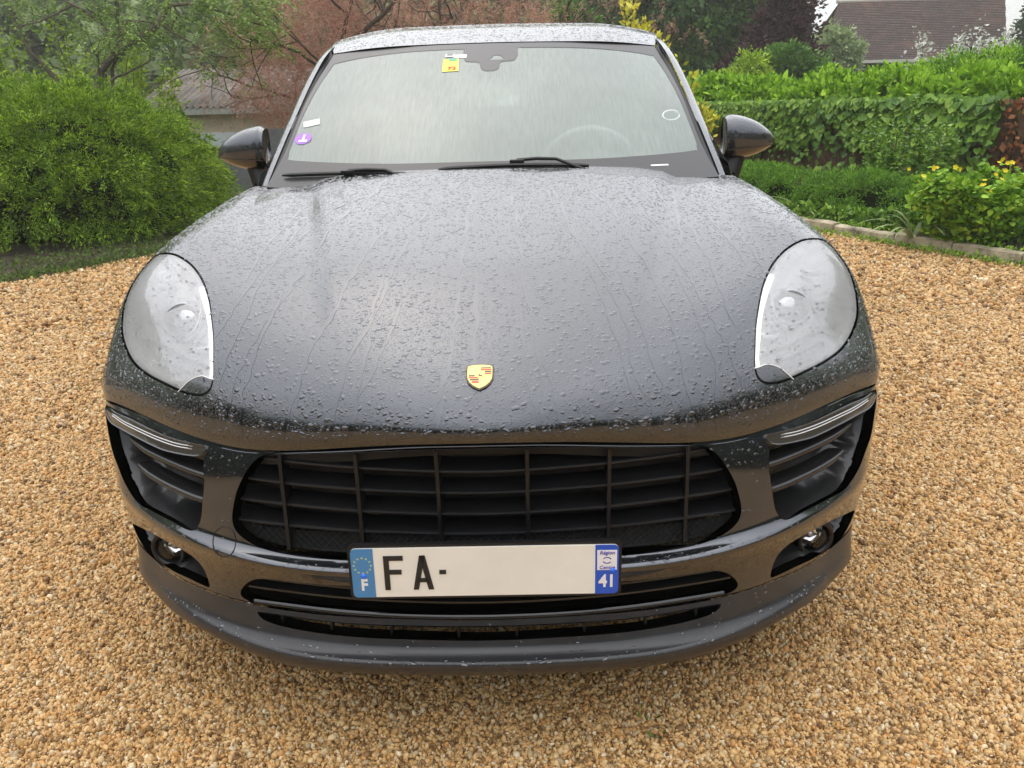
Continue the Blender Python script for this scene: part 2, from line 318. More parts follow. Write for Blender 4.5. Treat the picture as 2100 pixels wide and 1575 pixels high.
BUMPER_NET = [[(0.0, 0.03, 0.3211), (0.1604, 0.037, 0.3212), (0.3058, 0.055, 0.3178), (0.4365, 0.082, 0.3161), (0.5363, 0.108, 0.3202), (0.6157, 0.145, 0.3204), (0.7194, 0.22, 0.3077), (0.818, 0.31, 0.3035), (0.8936, 0.39, 0.3142), (0.92, 0.52, 0.29)], [(0.0, 0.03, 0.3628), (0.1574, 0.037, 0.3642), (0.3017, 0.055, 0.3589), (0.4316, 0.082, 0.3541), (0.5355, 0.11, 0.3585), (0.6266, 0.155, 0.3567), (0.7301, 0.23, 0.3472), (0.8237, 0.312, 0.3472), (0.9017, 0.395, 0.3603), (0.935, 0.53, 0.35)], [(0.0, 0.01, 0.4325), (0.1502, 0.017, 0.4306), (0.2911, 0.036, 0.4239), (0.4173, 0.062, 0.4216), (0.5214, 0.09, 0.4286), (0.6159, 0.138, 0.427), (0.7243, 0.215, 0.4181), (0.8244, 0.3, 0.4182), (0.9105, 0.395, 0.4264), (0.948, 0.54, 0.41)], [(0.0, 0.008, 0.4485), (0.1489, 0.015, 0.4456), (0.2889, 0.033, 0.4385), (0.414, 0.058, 0.4382), (0.5191, 0.085, 0.446), (0.614, 0.133, 0.4458), (0.7226, 0.21, 0.4399), (0.8244, 0.295, 0.4418), (0.9131, 0.395, 0.4494), (0.953, 0.54, 0.435)], [(0.0, 0.035, 0.4554), (0.15, 0.043, 0.4531), (0.2909, 0.06, 0.4471), (0.4171, 0.083, 0.4463), (0.527, 0.11, 0.4573), (0.6244, 0.158, 0.4607), (0.735, 0.235, 0.4616), (0.8346, 0.315, 0.4671), (0.9197, 0.405, 0.4764), (0.958, 0.545, 0.455)], [(0.0, 0.045, 0.4761), (0.15, 0.053, 0.4717), (0.2908, 0.068, 0.465), (0.4168, 0.09, 0.4641), (0.5281, 0.118, 0.4759), (0.6276, 0.17, 0.4825), (0.7401, 0.248, 0.4893), (0.8379, 0.325, 0.4978), (0.9204, 0.41, 0.5085), (0.962, 0.55, 0.48)], [(0.0, 0.045, 0.5516), (0.1418, 0.053, 0.5476), (0.2792, 0.07, 0.5361), (0.4036, 0.095, 0.5241), (0.518, 0.125, 0.5182), (0.6245, 0.175, 0.519), (0.7418, 0.255, 0.5324), (0.8439, 0.335, 0.5437), (0.9265, 0.42, 0.5499), (0.967, 0.56, 0.54)], [(0.0, 0.045, 0.6371), (0.1344, 0.055, 0.6316), (0.2684, 0.075, 0.6166), (0.3901, 0.1, 0.6039), (0.5039, 0.135, 0.5958), (0.615, 0.19, 0.5929), (0.7396, 0.27, 0.6036), (0.8456, 0.35, 0.6118), (0.9349, 0.44, 0.61), (0.972, 0.58, 0.6)], [(0.0, 0.032, 0.7132), (0.1255, 0.047, 0.706), (0.2565, 0.075, 0.6885), (0.3791, 0.108, 0.6713), (0.4938, 0.152, 0.6552), (0.6095, 0.215, 0.6532), (0.74, 0.3, 0.6617), (0.8464, 0.375, 0.6678), (0.9352, 0.46, 0.6571), (0.975, 0.6, 0.64)]]
LIP_NET = [[(0.0, 0.04, 0.2101), (0.1564, 0.048, 0.2073), (0.2969, 0.067, 0.2011), (0.4249, 0.1, 0.1981), (0.5317, 0.14, 0.2067), (0.6171, 0.184, 0.22), (0.715, 0.258, 0.2198), (0.8018, 0.35, 0.2166), (0.87, 0.44, 0.2231), (0.8555, 0.57, 0.203)], [(0.0, -0.02, 0.2221), (0.1612, -0.012, 0.2193), (0.3061, 0.007, 0.2131), (0.438, 0.04, 0.2101), (0.5481, 0.08, 0.2187), (0.6362, 0.124, 0.232), (0.7371, 0.198, 0.2318), (0.8266, 0.29, 0.2286), (0.8969, 0.38, 0.2351), (0.882, 0.51, 0.215)], [(0.0, -0.032, 0.2508), (0.1576, -0.024, 0.248), (0.3006, -0.005, 0.2419), (0.4308, 0.028, 0.239), (0.5405, 0.069, 0.2442), (0.6273, 0.115, 0.2518), (0.7274, 0.19, 0.2483), (0.8193, 0.283, 0.2445), (0.8935, 0.376, 0.2492), (0.888, 0.51, 0.228)], [(0.0, -0.03, 0.2575), (0.1574, -0.022, 0.2548), (0.3004, -0.003, 0.2488), (0.4305, 0.03, 0.2461), (0.5376, 0.07, 0.2522), (0.6233, 0.116, 0.2587), (0.7238, 0.19, 0.2562), (0.8168, 0.283, 0.2514), (0.8922, 0.376, 0.2564), (0.89, 0.51, 0.235)], [(0.0, -0.008, 0.2608), (0.16, 0.0, 0.2583), (0.3044, 0.018, 0.2536), (0.4347, 0.048, 0.254), (0.5366, 0.084, 0.2627), (0.6188, 0.126, 0.2704), (0.7215, 0.2, 0.2675), (0.8149, 0.29, 0.2659), (0.8919, 0.38, 0.2737), (0.895, 0.515, 0.25)], [(0.0, 0.01, 0.2837), (0.1605, 0.017, 0.2822), (0.3059, 0.036, 0.2773), (0.4359, 0.064, 0.2801), (0.5331, 0.094, 0.2878), (0.6134, 0.133, 0.2933), (0.7182, 0.208, 0.2856), (0.8149, 0.298, 0.2852), (0.8929, 0.385, 0.2933), (0.905, 0.52, 0.268)], [(0.0, 0.026, 0.3218), (0.1599, 0.033, 0.3218), (0.3049, 0.051, 0.3183), (0.4353, 0.078, 0.3166), (0.5349, 0.104, 0.3205), (0.6142, 0.141, 0.3206), (0.7177, 0.216, 0.3078), (0.8162, 0.306, 0.3033), (0.893, 0.388, 0.3126), (0.915, 0.52, 0.284)]]
HEAD_OUTLINE = [(-0.8847, 0.5131), (-0.8164, 0.4906), (-0.7556, 0.4573), (-0.7039, 0.4118), (-0.6613, 0.3544), (-0.6256, 0.2922), (-0.594, 0.2343), (-0.5724, 0.1675), (-0.5738, 0.1287), (-0.5928, 0.1054), (-0.6218, 0.0972), (-0.6579, 0.096), (-0.7135, 0.1009), (-0.7765, 0.1058), (-0.8435, 0.1177), (-0.9083, 0.1432), (-0.9544, 0.1793), (-0.9773, 0.2286), (-0.994, 0.3164), (-1.0016, 0.4258), (-0.9928, 0.5241)]
HEADCAP_OUTLINE = [(-0.5694, 0.147), (-0.5821, 0.1475), (-0.6044, 0.1499), (-0.626, 0.1422), (-0.6453, 0.1282), (-0.6611, 0.1108), (-0.6729, 0.0958)]
BADGE_OUTLINE = [(0.0008, 0.147)]
GRILLE_OUTLINE = [(0.0035, 0.3762), (-0.1465, 0.3762), (-0.2875, 0.378), (-0.4163, 0.3788), (-0.4611, 0.3794), (-0.4886, 0.3739), (-0.5087, 0.3538), (-0.5276, 0.319), (-0.5399, 0.2834), (-0.5422, 0.2386), (-0.5284, 0.204), (-0.4983, 0.1825), (-0.4578, 0.1715), (-0.3986, 0.1679), (-0.2733, 0.1637), (-0.139, 0.162), (-0.0062, 0.1608)]
INTAKE_OUTLINE = [(-1.0246, 0.3641), (-0.9191, 0.3683), (-0.8143, 0.3649), (-0.7106, 0.3651), (-0.646, 0.3707), (-0.6203, 0.3669), (-0.6252, 0.3421), (-0.6202, 0.3041), (-0.6222, 0.2504), (-0.6256, 0.1982), (-0.6446, 0.1702), (-0.6738, 0.1598), (-0.7419, 0.1612), (-0.8173, 0.1591), (-0.8919, 0.1561), (-0.9378, 0.1685), (-0.9706, 0.1871), (-0.9996, 0.2263), (-1.0065, 0.2961)]
FOG_OUTLINE = [(-1.0007, 0.0453), (-0.8919, 0.0863), (-0.7994, 0.0978), (-0.712, 0.0947), (-0.6568, 0.0786), (-0.6314, 0.0505), (-0.6326, 0.0133), (-0.6695, 0.0107), (-0.7285, 0.013), (-0.8092, 0.0083), (-0.8922, 0.0008), (-0.9561, 0.0049)]
LOWER_OUTLINE = [(-0.0074, 0.0835), (-0.1373, 0.0824), (-0.2705, 0.0833), (-0.3761, 0.0852), (-0.4573, 0.0816), (-0.4964, 0.064), (-0.5231, 0.029), (-0.5181, 0.0109), (-0.477, 0.0021), (-0.3942, 0.0025), (-0.2704, 0.0038), (-0.1373, 0.0039), (-0.01, 0.0049)]
SLOT_OUTLINE = [(-0.0111, 0.1615), (-0.1491, 0.1613), (-0.2862, 0.1613), (-0.4146, 0.1621), (-0.4809, 0.1609), (-0.503, 0.1577), (-0.4906, 0.1483), (-0.4627, 0.1441), (-0.4144, 0.1426), (-0.3042, 0.1418), (-0.1491, 0.1405), (-0.0116, 0.1396)]
TOWCAP_OUTLINE = [(-0.5585, 0.2036), (-0.538, 0.2022), (-0.5276, 0.1825), (-0.5315, 0.1543), (-0.5475, 0.13), (-0.5701, 0.1205), (-0.5884, 0.1319), (-0.5913, 0.1563), (-0.5802, 0.1819)]
STRIP = [(-1.0096, 0.3591), (-0.9682, 0.3551), (-0.9076, 0.3565), (-0.8477, 0.3568), (-0.7766, 0.3584), (-0.7058, 0.3624), (-0.6525, 0.3679), (-0.6208, 0.371), (-0.6273, 0.36), (-0.6411, 0.3514), (-0.6642, 0.3454), (-0.713, 0.3377), (-0.7574, 0.3325), (-0.8472, 0.3304), (-0.9143, 0.3312), (-0.9743, 0.3352)]
STRIPTUBE = [(-0.9625, 0.3538), (-0.9074, 0.3471), (-0.8473, 0.3469), (-0.776, 0.349), (-0.7096, 0.354), (-0.6713, 0.3597), (-0.6574, 0.3615)]
PLATEC = [(0.0011, 0.1396)]
FIN_A = [(-0.9087, 0.2977), (-0.8146, 0.2956), (-0.7066, 0.3017), (-0.6202, 0.3041)]
FIN_B = [(-0.884, 0.233), (-0.7842, 0.2341), (-0.691, 0.2442), (-0.6207, 0.2496)]

# ---------------------------------------------------------------- the car
car = empty('parked_car', (0, .8, 0), 'wet dark grey sports SUV parked head on over the gravel drive', 'car')
def cp(o):  # parts are modelled in place; keep their world position under the empty at the car's base
    return o
CARM = Matrix.Translation((0, -.8, 0))
def settle():
    for o in list(sc.objects):
        if o.parent is car: o.matrix_parent_inverse = CARM
HOOD = Surf(HOOD_NET, hood_bump); BUMPER = Surf(BUMPER_NET); LIPS = Surf(LIP_NET)
def both(o): return dense(o, .006), mirror(dense(o, .006))
def across(pts):   # an opening that spans the car: left half traced, right half mirrored
    p = np.array(pts); p = p[np.abs(p[:, 0]) > .03]
    h = dense(p, .006, False); return None, h
def span(pts):
    """closed outline symmetric about x=0; pts run along the top from the middle outwards, then back along the bottom"""
    p = np.array(pts, float); p[0, 0] = 0; p[-1, 0] = 0; q = np.concatenate([p, (p[1:-1]*[-1, 1])[::-1]])
    return dense(q, .006)
headL, headR = both(HEAD_OUTLINE)
grille = span(GRILLE_OUTLINE); lower = span(LOWER_OUTLINE); slot = span(SLOT_OUTLINE)
intL, intR = both(INTAKE_OUTLINE); fogL, fogR = both(FOG_OUTLINE)
stL, stR = both(STRIP)
# --- bonnet with the lamp holes
hood = skin('bonnet', HOOD, 'car_paint', car, [headL, headR], step=.011, depth=.05, dom=(HOOD.s[0], HOOD.s[-1], .004, HOOD.t[-1]))
def edge_roll(S, t, name, mat, parent, down=-1, depth=.03, s=None):
    s = np.linspace(S.s[0], S.s[-1], 240) if s is None else s; tt = np.full(len(s), t); P = S(s, tt); n = S.nrm(s, tt); d = S(s, tt+.002)-S(s, tt-.002)
    d = d/np.linalg.norm(d, axis=1, keepdims=True)*down; rows = []; NN = []
    for a, b, q in ((0, 0, 0), (.6, .25, .4), (1, .8, .9), (1.05, 2, 1), (1.05, depth/.002, 1)):
        rows.append(P+d*.002*a-n*.002*b); NN.append(n*(1-q)+d*q)
    mb = MB().grid(np.array(rows)); NN = np.concatenate(NN); NN /= np.linalg.norm(NN, axis=1, keepdims=True)
    return mesh(name, mb.V, mb.F, mat, parent, nrm=NN)
edge_roll(HOOD, .004, 'bonnet_edge', 'car_paint_smooth', hood)
edge_roll(HOOD, HOOD.t[-1], 'bonnet_rear_edge', 'car_paint_smooth', hood, 1, .05)
# --- bumper skin and lip
bump_o = skin('bumper', BUMPER, 'car_paint_smooth', car, [grille, lower, intL, intR, fogL, fogR], step=.011, depth=.024,
              dom=(BUMPER.s[0], BUMPER.s[-1], BUMPER.t[0], BUMPER.t[-1]-.004))
edge_roll(BUMPER, BUMPER.t[-1]-.004, 'bumper_edge', 'car_paint_smooth', bump_o, 1)
s_ = np.linspace(HOOD.s[0], HOOD.s[-1], 160); a_ = HOOD(s_, np.full(160, .012), -.02); c_ = BUMPER(np.linspace(BUMPER.s[0], BUMPER.s[-1], 160), np.full(160, BUMPER.t[-1]-.03), -.022)
MB().grid(np.array([a_, c_])).build('seam_backing', 'cavity_black', car, True)
lip = skin('front_lip', LIPS, 'lip_grey', car, [slot], step=.012, depth=.05, dom=(LIPS.s[0], LIPS.s[-1], LIPS.t[0], LIPS.t[-1]))
# --- dark cavities behind the openings
def cavity(S, poly, depth, parent, name='cavity', mat='cavity_black'):
    st, F = trim(S, keep=poly, step=.03); V = S(st[:, 0], st[:, 1]); V = V+np.array([0, depth, 0])
    return mesh(name, V, [tuple(f) for f in F], mat, parent)
cavity(BUMPER, grille, .085, car); cavity(BUMPER, lower, .075, car); cavity(LIPS, slot, .06, car)
def duct(poly, d0, depth, name):
    st, F = trim(BUMPER, keep=poly, step=.012); d = segdist(st, poly); V = BUMPER(st[:, 0], st[:, 1])-BUMPER.nrm(st[:, 0], st[:, 1])*(d0+depth*sstep(d, 0, .028))[:, None]
    return mesh(name, V, [tuple(f) for f in F], 'duct_plastic', car)
for p in (intL, intR): duct(p, .016, .075, 'intake_duct')
for p in (fogL, fogR): duct(p, .014, .060, 'fog_recess')
# --- main grille
G3 = BUMPER(grille[:, 0], grille[:, 1])
gr = empty('grille', (0, 0, 0), '', ''); gr.parent = car
for k_ in ('label', 'category'): del gr[k_]
def front_at(S, x, z):
    """the surface point at lateral x and height z"""
    s, t = x*1.0, S.t[-1]*.5
    for _ in range(14):
        p = S(s, t)[0]; e = 1e-4; a = (S(s+e, t)[0]-p)/e; b = (S(s, t+e)[0]-p)/e
        J = np.array([[a[0], b[0]], [a[2], b[2]]]); d = np.linalg.lstsq(J, np.array([x-p[0], z-p[2]]), rcond=None)[0]
        s += float(np.clip(d[0], -.1, .1)); t = float(np.clip(t+np.clip(d[1], -.1, .1), S.t[0], S.t[-1]))
    return S(s, t)[0], s, t
def half_width(z, poly3):
    xs = []
    for i in range(len(poly3)):
        a, b = poly3[i-1], poly3[i]
        if (a[2]-z)*(b[2]-z) <= 0 and abs(a[2]-b[2]) > 1e-9: xs.append(a[0]+(b[0]-a[0])*(z-a[2])/(b[2]-a[2]))
    return max(xs) if xs else 0
for z in (.642, .595, .548, .502):
    hw = half_width(z, G3)-.004; xs = np.linspace(-hw, hw, 41); P = [];
    for x in xs:
        p = front_at(BUMPER, x, z)[0]; yf = p[1]+.016
        P.append([(x, yf, z-.0005), (x, yf+.0008, z+.0018), (x, yf+.0035, z+.0028), (x, yf+.055, z+.007), (x, yf+.055, z+.003), (x, yf+.004, z-.0035), (x, yf+.0006, z-.003)])
    MB().grid(np.array(P), True).build('slat', 'black_plastic', gr, False)
for x in (-.412, -.25, -.088, .088, .25, .412):
    tt = np.linspace(BUMPER.t[0], BUMPER.t[-1], 300); P = BUMPER(np.full(300, x*1.04), tt)
    xs = np.interp(x, BUMPER(np.linspace(-.6, .6, 200), np.full(200, .28))[:, 0], np.linspace(-.6, .6, 200))
    P = BUMPER(np.full(300, xs), tt); P[:, 0] = x; m_ = inside(np.stack([np.full(300, xs), tt], 1), grille); P = P[m_]
    if len(P) < 3: continue
    P = P[::max(1, len(P)//16)]; rows = [[(x-.0035, p[1]+.010, p[2]), (x+.0035, p[1]+.010, p[2]), (x+.0045, p[1]+.06, p[2]), (x-.0045, p[1]+.06, p[2])] for p in P]
    MB().grid(np.array(rows), True).build('grille_bar', 'black_plastic', gr)
# fine diamond mesh low in the grille
mm = MB(); wv = []
for k in range(-66, 67):
    for sg in (-1, 1):
        pts = []
        for q in range(10):
            u = q/9; x = k*.0165+sg*.055*u; z = .445+.055*u
            if abs(x) < .53:
                p, s, t = front_at(BUMPER, x, z)
                if inside(np.array([[s, t]]), grille)[0]: pts.append((x, p[1]+.026, z))
        if len(pts) > 1: mm.tube(pts[::max(1, len(pts)-1)] if len(pts) > 2 else pts, .0011, 3, False)
mm.build('mesh_insert', 'black_plastic', gr, kind='stuff')
st, F = trim(BUMPER, keep=grille, step=.02); V = BUMPER(st[:, 0], st[:, 1])+np.array([0, .031, 0])
F = [tuple(f) for f in F if V[f][:, 2].max() < .506]; mesh('mesh_backing', V, F, 'cavity_black', gr)
# --- lower intake rib and slot webs
for z, dy in ((.372, .022), (.352, .012)):
    L3 = BUMPER(lower[:, 0], lower[:, 1]); hw = half_width(z, L3)-.006; rows = []
    for x in np.linspace(-hw, hw, 41):
        y = front_at(BUMPER, x, z)[0][1]+dy; rows.append([(x, y, z-.002), (x, y+.001, z+.002), (x, y+.04, z+.003), (x, y+.04, z-.003)])
    MB().grid(np.array(rows), True).build('intake_rib', 'gloss_black', car)
tt = np.linspace(0, 1, 61); x = -.50+1.0*tt; rows = []
for q in x:
    p = front_at(BUMPER, q, .3275)[0]; y = p[1]; rows.append([(q, y-.001, p[2]-.006), (q, y-.0055, p[2]-.003), (q, y-.006, p[2]+.001), (q, y-.001, p[2]+.005)])
MB().grid(np.array(rows)).build('intake_trim', 'gloss_black', car, True)
for x in (-.44, -.33, -.20, -.06, .06, .20, .33, .44):
    p = front_at(LIPS, x, .30)[0]; MB().box((x, p[1]+.03, .298), (.005, .045, .034)).build('slot_web', 'black_plastic', car)
# --- side intakes: fins and light strip
for sg in (-1, 1):
    for tb in (FIN_A, FIN_B):
        c = dense(tb, .012, False)*[-1, 1]; c = BUMPER(c[:, 0], c[:, 1]); n = len(c); rows = []
        for i, p in enumerate(c):
            u = i/(n-1); w_ = min(1, u*4+.15); d = .05*w_; h = .0065*w_+.002; x, y, z = p[0]*sg*1.0, p[1], p[2]; y = y+.010+.012*(1-w_)
            rows.append([(x, y, z), (x, y+.002, z+h*.8), (x, y+.008, z+h), (x, y+d, z+h*.8+.004), (x, y+d, z-h*.4), (x, y+.006, z-h)])
        rows = np.array(rows); MB().grid(rows, True).build('intake_fin', 'duct_plastic', car, True)
    so_ = skin('light_strip', BUMPER, 'strip_body', car, keep=(stL if sg < 0 else stR), step=.006, off=.0015, rims=False)
    pl = stL if sg < 0 else stR; v, f, n_ = flange(BUMPER, pl[::-1], .03, -.003, .0015); mesh('strip_edge', v, f, 'gloss_black', so_)
    tb = dense(STRIPTUBE, .01, False)*[1 if sg < 0 else -1, 1]
    for dt in (-.0035, .0025):
        MB().tube(BUMPER(tb[:, 0], tb[:, 1]+dt, .0012), .0016, 6).build('light_guide', 'satin_silver', so_, True)
# --- fog lamps
for sg in (-1, 1):
    c = Vector((sg*.757, .268, .347)); ax = Vector((sg*.22, -1, .03)).normalized(); q = ax.to_track_quat('Z', 'Y').to_matrix()
    def ringpts(r, d, k=32): return [tuple(c+q @ Vector((r*math.cos(2*math.pi*j/k), r*math.sin(2*math.pi*j/k), d))) for j in range(k)]
    fl = MB().grid(np.array([ringpts(.046, -.03), ringpts(.046, -.004), ringpts(.043, .001), ringpts(.037, 0), ringpts(.034, -.006), ringpts(.033, -.03)]), True).build('fog_lamp', 'black_plastic', car, True)
    MB().grid(np.array([ringpts(.033*math.cos(a), -.028-.02*math.sin(a)) for a in np.linspace(0, 1.5, 7)]), True).build('reflector', 'chrome', fl, True)
    MB().grid(np.array([ringpts(.0335*math.cos(a), -.010+.012*math.sin(a)) for a in np.linspace(0, 1.55, 8)]), True).build('lens', 'lamp_glass_clear', fl, True)
    MB().grid(np.array([ringpts(.012*math.cos(a), -.034+.014*math.sin(a), 32) for a in np.linspace(0, 1.55, 6)]), True).build('bulb', 'satin_silver', fl, True)
# --- tow eye cover: a round cut line in the bumper skin
tw = dense(TOWCAP_OUTLINE, .004); P = BUMPER(tw[:, 0], tw[:, 1], .0006); P = np.concatenate([P, P[:1]])
MB().tube(P, .0011, 5, False).build('tow_cover_seam', 'rubber', car, True)
# --- headlamps
def headlamp(sg):
    pl = headL if sg < 0 else headR
    inset = lambda d: shrink(pl, d)
    lamp = empty('headlight', (0, 0, 0), '', ''); lamp.parent = car
    for k_ in ('label', 'category'): del lamp[k_]
    i1, i2 = inset(.0065), inset(.012)
    V1 = HOOD(pl[:, 0], pl[:, 1], -.006); V2 = HOOD(i1[:, 0], i1[:, 1], -.004); V3 = HOOD(i2[:, 0], i2[:, 1], -.05)
    MB().grid(np.array([V1, V2, V3]), True).build('seal', 'rubber', lamp, True)
    cap = dense(np.array(HEADCAP_OUTLINE)*[1 if sg < 0 else -1, 1], .004, False)
    # the washer cap closes the lower inner corner: outline = cap curve + the lens outline beyond it
    side_in = [p for p in i1 if beyond(p, cap, sg)]
    capoly = order_ring(np.concatenate([cap[1:-1], np.array(side_in)]))
    skin('washer_cap', HOOD, 'car_paint', lamp, keep=capoly, step=.008, off=-.001, rims=False)
    MB().tube(HOOD(cap[:, 0], cap[:, 1], -.0006), .0012, 5).build('cap_edge', 'lamp_white', lamp, True)
    skin('lens', HOOD, 'lamp_glass', lamp, keep=i1, step=.009, off=-.0025, rims=False)
    st, F = trim(HOOD, keep=i2, step=.010); d = segdist(st, i2); dep = .008+.040*sstep(d, 0, .045)
    V = HOOD(st[:, 0], st[:, 1])-HOOD.nrm(st[:, 0], st[:, 1])*dep[:, None]
    mesh('housing', V, [tuple(f) for f in F], 'silver', lamp)
    S = lambda a, b, off=0: HOOD(np.array([a*(-1 if sg < 0 else 1)]), np.array([b]), off)[0]
    # light guide along the inner edge
    g = [(.700, .385), (.664, .33), (.630, .275), (.604, .22), (.588, .18), (.586, .155)]
    g = dense(g, .01, False); MB().tube([S(a, b, -.014) for a, b in g], .0095, 8).build('light_guide', 'guide_glow', lamp, True)
    g2 = dense([(.855, .45), (.80, .445), (.74, .42), (.70, .385)], .01, False)
    MB().tube([S(a, b, -.018) for a, b in g2], .006, 8).build('light_guide', 'satin_silver', lamp, True)
    # projector with U frame
    c = Vector(S(.745, .285, -.046)); ax = Vector((sg*.10, -1, .18)).normalized(); q = ax.to_track_quat('Z', 'Y').to_matrix()
    def rp(r, dd, k=28): return [tuple(c+q @ Vector((r*math.cos(2*math.pi*j/k), r*math.sin(2*math.pi*j/k), dd))) for j in range(k)]
    pr = MB().grid(np.array([rp(.050, -.02), rp(.050, .018), rp(.046, .022), rp(.041, .018), rp(.040, -.01)]), True).build('projector', 'lamp_grey', lamp, True)
    MB().grid(np.array([rp(.040*math.cos(a), .004+.018*math.sin(a)) for a in np.linspace(0, 1.55, 8)]), True).build('projector_lens', 'chrome', pr, True)
    MB().grid(np.array([rp(.0405, .0165), rp(.0365, .0185)]), True).build('projector_rim', 'lamp_dark', pr, True)
    u = dense([(.800, .345), (.812, .30), (.806, .255), (.775, .232), (.735, .228), (.700, .240), (.684, .275), (.690, .325)], .01, False)
    MB().tube([S(a, b, -.018) for a, b in u], .0028, 6).build('projector_frame', 'lamp_white', lamp, True)
    MB().tube([S(a, b-.010, -.026) for a, b in u], .005, 6).build('frame_shadow_gap', 'lamp_grey', lamp, True)
    for (a, b) in ((.845, .375), (.665, .335), (.845, .245), (.655, .215)):
        p = Vector(S(a, b, -.022)); MB().box(p, (.030, .016, .010), Matrix.Rotation(sg*-.25, 3, 'Z')).build('daylight_lamp', 'lamp_white', lamp, bev=.003)
        MB().box(p+Vector((0, .012, -.002)), (.042, .016, .022), Matrix.Rotation(sg*-.25, 3, 'Z')).build('lamp_frame', 'chrome', lamp, bev=.004)
    # stepped shelf below the projector
    rows = [[S(a, b, -.026) for a in np.linspace(.62, .90, 15)] for b in (.185, .178)]+[[S(a, .178, -.040) for a in np.linspace(.62, .90, 15)]]
    MB().grid(np.array(rows)).build('shelf', 'lamp_grey', lamp, True)
    for dd in (-.018, -.030): MB().tube([S(a, .178+dd*1.4+.10*(.62-a)*0, -.034) for a in np.linspace(.62, .86, 12)], .0022, 5).build('bezel_rib', 'lamp_grey', lamp, True)
def shrink(pl, d):
    T = np.roll(pl, -2, 0)-np.roll(pl, 2, 0); T /= np.maximum(np.linalg.norm(T, axis=1, keepdims=True), 1e-9)
    nrm = np.stack([-T[:, 1], T[:, 0]], 1)*(1 if area(pl) > 0 else -1); q = pl+nrm*d
    return q[segdist(q, pl) > d*.93]
def beyond(p, cap, sg):
    a, b = cap[0], cap[-1]; c = np.array([.60*sg, .10]); l = lambda q: (b[0]-a[0])*(q[1]-a[1])-(b[1]-a[1])*(q[0]-a[0])
    return l(p)*l(c) > 0 and abs(p[0]-c[0]) < .16
def order_ring(P):
    c = P.mean(0); a = np.arctan2(P[:, 1]-c[1], P[:, 0]-c[0]); return P[np.argsort(a)]
headlamp(-1); headlamp(1)
# --- crest badge on the bonnet
def badge():
    s0, t0 = 0.0, BADGE_OUTLINE[0][1]; P = HOOD(s0, t0)[0]; n = HOOD.nrm(s0, t0)[0]; n = Vector(n); xx = Vector((1, 0, 0)); yy = n.cross(xx).normalized()
    M4 = Matrix((xx, yy, n)).transposed().to_4x4(); M4.translation = Vector(P)+n*.0005
    H = [(0, .0335), (.010, .0330), (.020, .0312), (.0262, .0285), (.0268, .022), (.0268, .002), (.0255, -.008), (.021, -.018), (.013, -.0270), (.004, -.0330), (0, -.035)]
    full = H+[(-x, y) for x, y in H[-2:0:-1]]
    def plate(poly, z0, z1, name, mat, par, k=1.):
        n_ = len(poly); V = [(x*k, y*k, z0) for x, y in poly]+[(x*k, y*k, z1) for x, y in poly]+[(x*k*.96, y*k*.96, z1+.0006) for x, y in poly]
        F = [(i, (i+1) % n_, n_+(i+1) % n_, n_+i) for i in range(n_)]+[(n_+i, n_+(i+1) % n_, 2*n_+(i+1) % n_, 2*n_+i) for i in range(n_)]+[tuple(range(2*n_, 3*n_))]
        return mesh(name, [M4 @ Vector(v) for v in V], F, mat, par, False)
    b = plate(full, 0, .002, 'crest_badge', 'badge_dark', car); plate(full, .002, .0034, 'shield', 'gold', b, .90)
    z = .0042
    def bar(x0, x1, y0, y1, mat):
        def lim(x, y): 
            for _ in range(60):
                if inside(np.array([[x/.84, y/.84]]), np.array(full))[0]: break
                x *= .97
            return x
        poly = [(lim(x0, y0), y0), (lim(x1, y0), y0), (lim(x1, y1), y1), (lim(x0, y1), y1)]
        mesh('stripe', [M4 @ Vector((x, y, z)) for x, y in poly], [(0, 1, 2, 3)], mat, b, False)
    for x0, x1, y0, y1, mt in ((.0015, .0225, .0195, .0225, 'badge_dark'), (.0015, .0225, .0140, .0182, 'badge_red'), (.0095, .0225, .0088, .0128, 'badge_dark'), (.0095, .0225, .0034, .0076, 'badge_red'),
                               (-.0215, -.0095, -.0010, .0026, 'badge_dark'), (-.0210, -.0015, -.0064, -.0022, 'badge_red'), (-.0190, -.0015, -.0118, -.0076, 'badge_dark'), (-.0150, -.0015, -.0190, -.0130, 'badge_red')):
        bar(x0, x1, y0, y1, mt)
    ins = [(-.007, .011), (.007, .011), (.0075, .002), (.004, -.004), (0, -.006), (-.004, -.004), (-.0075, .002)]
    mesh('inner_shield', [M4 @ Vector((x, y, z+.0003)) for x, y in ins], [tuple(range(7))[::-1]], 'gold', b, False)
    hs = [(-.0035, .0005), (-.001, .0025), (-.0015, .0065), (.0005, .005), (.001, .0025), (.0045, .0012), (.0055, -.001), (.0035, -.0022), (.001, -.0005), (-.0015, -.0012)]
    mesh('rampant_animal', [M4 @ Vector((x, y, z+.0007)) for x, y in hs], [tuple(range(len(hs)))[::-1]], 'badge_dark', b, False)
badge()
